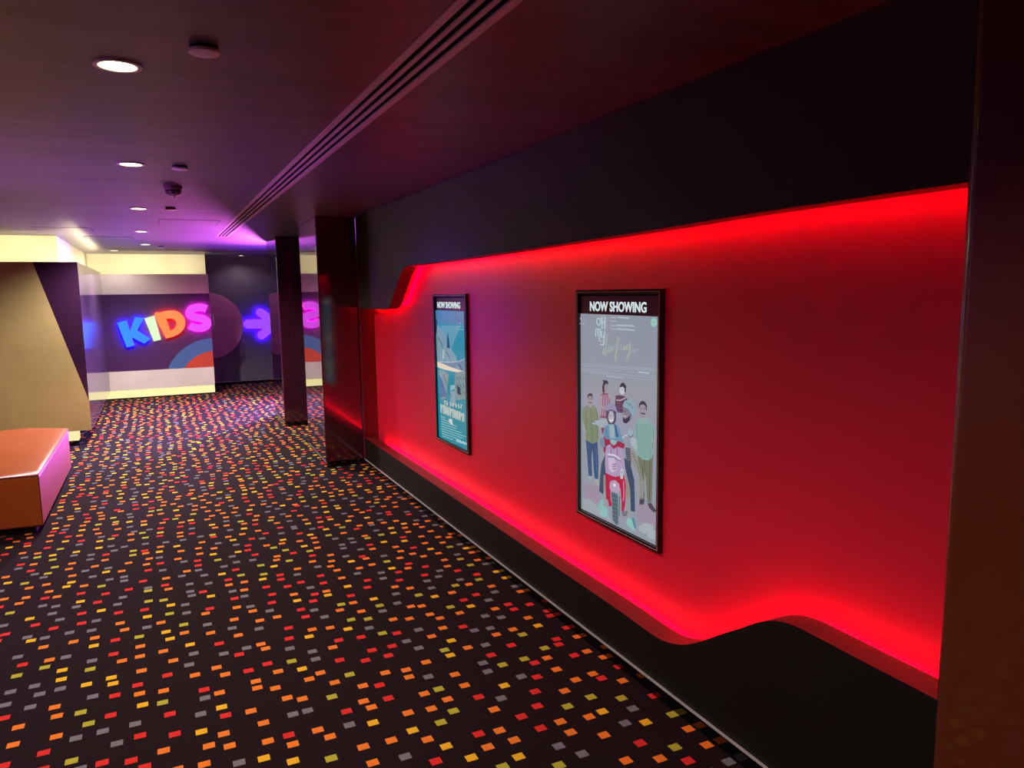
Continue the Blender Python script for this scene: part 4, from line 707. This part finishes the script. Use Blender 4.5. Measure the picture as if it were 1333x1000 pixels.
M_lens = glow('downlight_lens', (255, 244, 176), 9)
M_lens2 = glow('downlight_lens_dim', (255, 240, 190), 5)
names = ['large-looking round downlight with yellow glow, first along the ceiling from the camera', 'round ceiling downlight second from the camera, between its glare and the second cover disc',
         'round ceiling downlight third from the camera, beside the smoke detector', 'round ceiling downlight fourth from the camera, smaller than the third',
         'small round ceiling downlight fifth from the camera, before the cream cove', None, None, None]
def downlight(x, y, label, r=.055, lens=M_lens):
    t = thing('downlight', (x, y, H), label, 'downlight', 'round ceiling downlights')
    bm = B(); ring_prism(bm, circle(x, y, r+.014), circle(x, y, r), 'z', H-.006, H+.001); obj('trim_ring', bm, M_white, t)
    bm = B(); lathe(bm, [(r, .0), (r, -.003), (r*.6, -.0045), (r*.2, -.005)], (x, y, H)); obj('lens', bm, lens, t, smooth=True)
    return t
for (x, y), lab in zip([(-.054, 2.68), (-.065, 4.59), (-.065, 6.84), (-.08, 9.20), (-.06, 11.46)], names): downlight(x, y, lab)
downlight(-.50, 13.05, 'faint downlight almost edge-on just in front of the cream cove above the KIDS partition', lens=M_lens2)
downlight(1.46, 14.30, 'small white downlight over the dark far wall above the arrow', r=.04, lens=M_lens2)
def cover(x, y, r, label):
    t = thing('sprinkler_cover', (x, y, H), label, 'sprinkler cover', 'round white sprinkler covers')
    bm = B(); lathe(bm, [(r*.88, 0), (r*.88, -.010)], (x, y, H), 24); obj('shaded_collar', bm, M_slot, t, smooth=True)  # black stands for the shadow between plate and ceiling
    bm = B(); lathe(bm, [(r, -.010), (r, -.018), (r*.95, -.0195)], (x, y, H)); obj('plate', bm, M_white, t, smooth=True)
cover(.177, 2.40, .043, 'pale round sprinkler cover plate beside the first downlight')
cover(.176, 4.58, .043, 'pale round sprinkler cover plate between second downlight and smoke detector')
cover(.169, 6.73, .043, 'pale round sprinkler cover plate just beyond the smoke detector')
cover(.14, 11.9, .043, 'tiny pale sprinkler cover plate near the fifth downlight')
t = thing('smoke_detector', (.157, 5.40, H), 'grey dome smoke detector hanging from the ceiling', 'smoke detector')
bm = B(); lathe(bm, [(.056, 0), (.056, -.022), (.052, -.026)], (.157, 5.40, H)); obj('base', bm, M_smoke, t, smooth=True)
bm = B(); lathe(bm, [(.040, -.024), (.050, -.030), (.050, -.042), (.036, -.058), (.018, -.066)], (.157, 5.40, H)); obj('dome', bm, M_smoke, t, smooth=True)
bm = B()
for k in range(8):
    a = 2*math.pi*k/8
    c, s = math.cos(a), math.sin(a)
    v = [bm.verts.new((.157+c*r-s*d, 5.40+s*r+c*d, H+z)) for r, d, z in ((.0505, -.014, -.034), (.0505, .014, -.034), (.0505, .014, -.041), (.0505, -.014, -.041))]
    bm.faces.new(v)
    v = [bm.verts.new((.157+c*r-s*d, 5.40+s*r+c*d, H+z)) for r, d, z in ((.047, -.011, -.0475), (.047, .011, -.0475), (.042, .009, -.054), (.042, -.009, -.054))]
    bm.faces.new(v)
obj('air_slots', bm, M_slot, t)
bm = B(); lathe(bm, [(.014, -.066), (.010, -.076), (.004, -.079)], (.157, 5.40, H), 20); obj('sensor_tip', bm, M_white, t, smooth=True)
def hatch(x0, y0, x1, y1, label):
    t = thing('access_hatch', ((x0+x1)/2, (y0+y1)/2, H), label, 'access hatch')
    bm = B(); box(bm, (x0+.006, y0+.006, H-.003), (x1-.006, y1-.006, H-.0005)); obj('hatch_panel', bm, M_ceil, t)
    bm = B(); g = .005
    for a, b in (((x0, y0), (x1, y0+g)), ((x0, y1-g), (x1, y1)), ((x0, y0), (x0+g, y1)), ((x1-g, y0), (x1, y1))): box(bm, (*a, H-.0015), (*b, H-.0004))
    obj('gap', bm, M_slot, t)
hatch(-1.06, 8.90, -.54, 9.55, 'flush ceiling hatch to the left of the fourth downlight')
hatch(.085, 7.72, .62, 8.35, 'flush ceiling hatch between the downlights and the slot vent')
hatch(-.70, 10.10, -.18, 10.50, 'flush ceiling hatch nearest the cream cove corner')

# ------------------------------------------------------------------ bench
t = thing('bench', (-1.15, 7.0, 0), 'orange leatherette bench on the patterned carpet before the beige partition', 'bench')
BX0, BX1, BY0, BY1, BZ = -1.52, -.812, 6.03, 8.02, .43
def bench_outline(g=0):
    pts = [(BX0-.02+g, BY0+.05+g), (BX1-g, BY0+g), (BX1-g, BY1-.0-g), (-1.12, BY1+.19-g)]
    pts += [(-1.22+.24*math.cos(a), BY1-.02+.20*math.sin(a)-g) for a in [math.radians(d) for d in range(80, 181, 20)]]
    pts += [(BX0+g, 7.6)]
    return pts
o_ = bench_outline()
bm = B(); prism(bm, o_, 'z', .05, BZ-.012); obj('upholstered_body', bm, M_leather, t, bevel=.018, seg=4)
bm = B()
cx_ = sum(p[0] for p in o_)/len(o_); cy_ = sum(p[1] for p in o_)/len(o_)
rings = []
for s, z in ((1.0, BZ-.016), (1.002, BZ-.006), (.985, BZ+.003), (.93, BZ+.010), (.80, BZ+.015), (.5, BZ+.018), (.15, BZ+.019)):
    rings.append([bm.verts.new((cx_+(p[0]-cx_)*(s if s > .9 else s), cy_+(p[1]-cy_)*s, z)) for p in o_])
for A_, B_ in zip(rings, rings[1:]):
    for i in range(len(o_)): bm.faces.new((A_[i], A_[(i+1) % len(o_)], B_[(i+1) % len(o_)], B_[i]))
bm.faces.new(rings[0][::-1]); bm.faces.new(rings[-1])
obj('seat_top', bm, M_leather, t, smooth=True, ang=60)
bm = B()
def tube(bm, pts, r, n=6):
    rr = []
    for i, p in enumerate(pts):
        d = (Vector(pts[min(i+1, len(pts)-1)])-Vector(pts[max(i-1, 0)])).normalized()
        u = d.orthogonal().normalized(); v = d.cross(u)
        if rr:
            u = (last-d*last.dot(d)).normalized(); v = d.cross(u)
        last = u
        rr.append([bm.verts.new(Vector(p)+u*r*math.cos(2*math.pi*k/n)+v*r*math.sin(2*math.pi*k/n)) for k in range(n)])
    for A_, B_ in zip(rr, rr[1:]):
        for k in range(n): bm.faces.new((A_[k], A_[(k+1) % n], B_[(k+1) % n], B_[k]))
tube(bm, [(p[0]+(.001 if p[0] > cx_ else -.001), p[1]-(.001 if p[1] < cy_ else -.001), BZ-.014) for p in o_+[o_[0]]], .0025)
tube(bm, [(BX1-.002, BY0+.001, .06), (BX1-.002, BY0+.001, BZ-.016)], .0025)
obj('piping', bm, M_seam, t, smooth=True)
bm = B(); prism(bm, bench_outline(.05), 'z', 0, .05); obj('base', bm, M_slot, t)

# ------------------------------------------------------------------ poster light boxes
def art_mat():
    m = bpy.data.materials.new('backlit_print'); m.use_nodes = True; nt = m.node_tree; b = nt.nodes['Principled BSDF']
    at = nt.nodes.new('ShaderNodeAttribute'); at.attribute_name = 'ink'
    nt.links.new(at.outputs['Color'], b.inputs['Base Color']); nt.links.new(at.outputs['Color'], b.inputs['Emission Color'])
    n = nt.nodes.new('ShaderNodeTexNoise'); n.inputs['Scale'].default_value = 30
    b.inputs['Emission Strength'].default_value = ART_S; b.inputs['Roughness'].default_value = .12; b.inputs['Specular IOR Level'].default_value = .5
    b.inputs['Base Color'].default_value = (0, 0, 0, 1)
    mx = nt.nodes.new('ShaderNodeMix'); mx.data_type = 'RGBA'; mx.blend_type = 'MULTIPLY'; mx.inputs['Factor'].default_value = 1
    nt.links.new(at.outputs['Color'], mx.inputs[6]); mx.inputs[7].default_value = (.25, .25, .25, 1); nt.links.new(mx.outputs[2], b.inputs['Base Color'])
    return m
M_art = art_mat()
M_let = glow('header_lettering', (216, 232, 236), .95)
def poster(yf, yn, z0, z1, pf, pn, pz0, pz1, base_rgb, art, label, head_txt):
    """outer frame yf (far) .. yn (near), printed sheet pf .. pn"""
    x0 = 1.863; xp = 1.878; ko = x0/1.825; kp = xp/1.825; ka = xp/1.822
    yf, yn, pf, pn = yf*ko-.002, yn*ko+.014, pf*kp, pn*kp
    z0, z1, pz0, pz1 = EYE+(z0-EYE)*ko, EYE+(z1-EYE)*ko, EYE+(pz0-EYE)*kp, EYE+(pz1-EYE)*kp
    t = thing('poster_lightbox', (BACK, (yf+yn)/2, (z0+z1)/2), label, 'poster light box', 'black framed poster light boxes')
    o = lambda g: [(yf-g, z0+g), (yn+g, z0+g), (yn+g, z1-g), (yf-g, z1-g)]
    bm = B(); ring_prism(bm, o(0), o(.022), 'x', x0, BACK); obj('frame', bm, M_frame, t, bevel=.002, seg=2)
    bm = B(); ring_prism(bm, o(.0105), o(.0135), 'x', x0-.0012, x0+.004); obj('inner_bead', bm, M_metal_dark, t)
    bm = B(); prism(bm, o(.022), 'x', xp+.004, BACK); obj('light_tray', bm, M_slot, t)
    bm = B(); box(bm, (xp, yn+.028, pz1), (xp+.004, yf-.028, z1-.030)); obj('header', bm, M_head, t)
    hb = text_bm(head_txt, .064, offset=.0015, depth=.0008)
    xs = [v.co.x for v in hb.verts]; ys = [v.co.y for v in hb.verts]; wd = max(xs)-min(xs); hh = max(ys)-min(ys)
    yc = (pf+pn)/2+.0; zc = (pz1+z1-.03)/2-.006; ww = .455; ht = .046
    for v in hb.verts:
        u = (v.co.x-min(xs))/wd; q = (v.co.y-min(ys))/hh; d = v.co.z
        v.co = (xp-.001-d, yc+ww/2-u*ww, zc-ht/2+q*ht)
    hd = t.children[-1]
    obj('lettering', hb, M_let, t)
    bm = B(); lay = bm.loops.layers.float_color.new('ink')
    def face(pts, rgb, x):
        if len(pts) < 3: return
        f = bm.faces.new([bm.verts.new((x, min(max(a, pn), pf), min(max(b, pz0), pz1))) for a, b in pts])
        for l in f.loops: l[lay] = lin(rgb)
    face([(pf, pz0), (pn, pz0), (pn, pz1), (pf, pz1)], base_rgb, xp)
    for i, (rgb, pts) in enumerate(art): face([(a*ka, EYE+(b-EYE)*ka) for a, b in pts], rgb, xp-.0004-i*2.2e-5)
    me = bpy.data.meshes.new('poster_print'); bm.to_mesh(me); bm.free(); me.materials.append(M_art)
    p = bpy.data.objects.new('poster_print', me); C.objects.link(p); p.parent = t; p.matrix_parent_inverse = Matrix.Translation(t.location).inverted()
    p['label'] = 'backlit printed sheet'
    return t
M_metal_dark = mat('satin_metal_bead', (176, 140, 146), rough=.4)
poster(3.112, 2.425, .553, 1.652, 3.066, 2.447, .585, 1.540, (141, 148, 162), ART_NEAR, 'black framed poster with a lilac-grey print of six people and a red scooter', 'NOW SHOWING')
poster(5.162, 4.507, .567, 1.640, 5.122, 4.550, .586, 1.523, (14, 132, 150), ART_FAR, 'black framed poster with a teal print, on the red wall nearer the pillar', 'NOW SHOWING')

# ------------------------------------------------------------------ lights
def spot(x, y, p, size=150, col=(1, .84, .66)):
    l = bpy.data.lights.new('downlight_beam', 'SPOT'); l.energy = p; l.spot_size = math.radians(size); l.spot_blend = .6; l.shadow_soft_size = .05; l.color = col
    o = bpy.data.objects.new('downlight_beam', l); C.objects.link(o); o.location = (x, y, H-.02)
for x, y, p in DOWN: spot(x, y, p, col=(1, .84, .66) if y < 8 else (1, .93, .92))
def area(name, loc, rot, sx, sy, p, col):
    l = bpy.data.lights.new(name, 'AREA'); l.shape = 'RECTANGLE'; l.size = sx; l.size_y = sy; l.energy = p; l.color = col
    o = bpy.data.objects.new(name, l); C.objects.link(o); o.location = loc; o.rotation_euler = rot
def beam(name, loc, to, p, col, size, r=.25):
    l = bpy.data.lights.new(name, 'SPOT'); l.energy = p; l.color = col; l.spot_size = math.radians(size); l.spot_blend = 1; l.shadow_soft_size = r; l.specular_factor = .3 if 'wash' in name else 1
    o = bpy.data.objects.new(name, l); C.objects.link(o); o.location = loc
    o.rotation_euler = (Vector(to)-Vector(loc)).to_track_quat('-Z', 'Y').to_euler()
for a in BEAMS: beam(*a)
w = bpy.data.worlds.new('world'); sc.world = w; w.use_nodes = True
w.node_tree.nodes['Background'].inputs[0].default_value = (.5, .3, .5, 1); w.node_tree.nodes['Background'].inputs[1].default_value = 0.0

# ------------------------------------------------------------------ camera
f_px, pitch, yaw, roll = 968.07, .124165, .44419, -.014758
f = Vector((math.sin(yaw)*math.cos(pitch), math.cos(yaw)*math.cos(pitch), -math.sin(pitch)))
rt = Vector((math.cos(yaw), -math.sin(yaw), 0)); up = rt.cross(f)
r2 = rt*math.cos(roll)+up*math.sin(roll); u2 = -rt*math.sin(roll)+up*math.cos(roll)
cam = bpy.data.cameras.new('camera'); co = bpy.data.objects.new('camera', cam); C.objects.link(co)
cam.sensor_fit = 'HORIZONTAL'; cam.sensor_width = 36; cam.lens = 36*f_px/1333; cam.clip_start = .02
mt = Matrix((r2, u2, -f)).transposed().to_4x4(); mt.translation = (0, 0, EYE); co.matrix_world = mt
sc.camera = co
vs = sc.view_settings; vs.view_transform = 'Standard'; vs.look = 'None'; vs.exposure = EXPO; vs.gamma = 1; vs.use_curve_mapping = False
sc.cycles.use_denoising = True; sc.cycles.max_bounces = 10; sc.cycles.diffuse_bounces = 6; sc.cycles.glossy_bounces = 6
sc.cycles.sample_clamp_indirect = 4; sc.cycles.caustics_reflective = True; sc.cycles.blur_glossy = .5
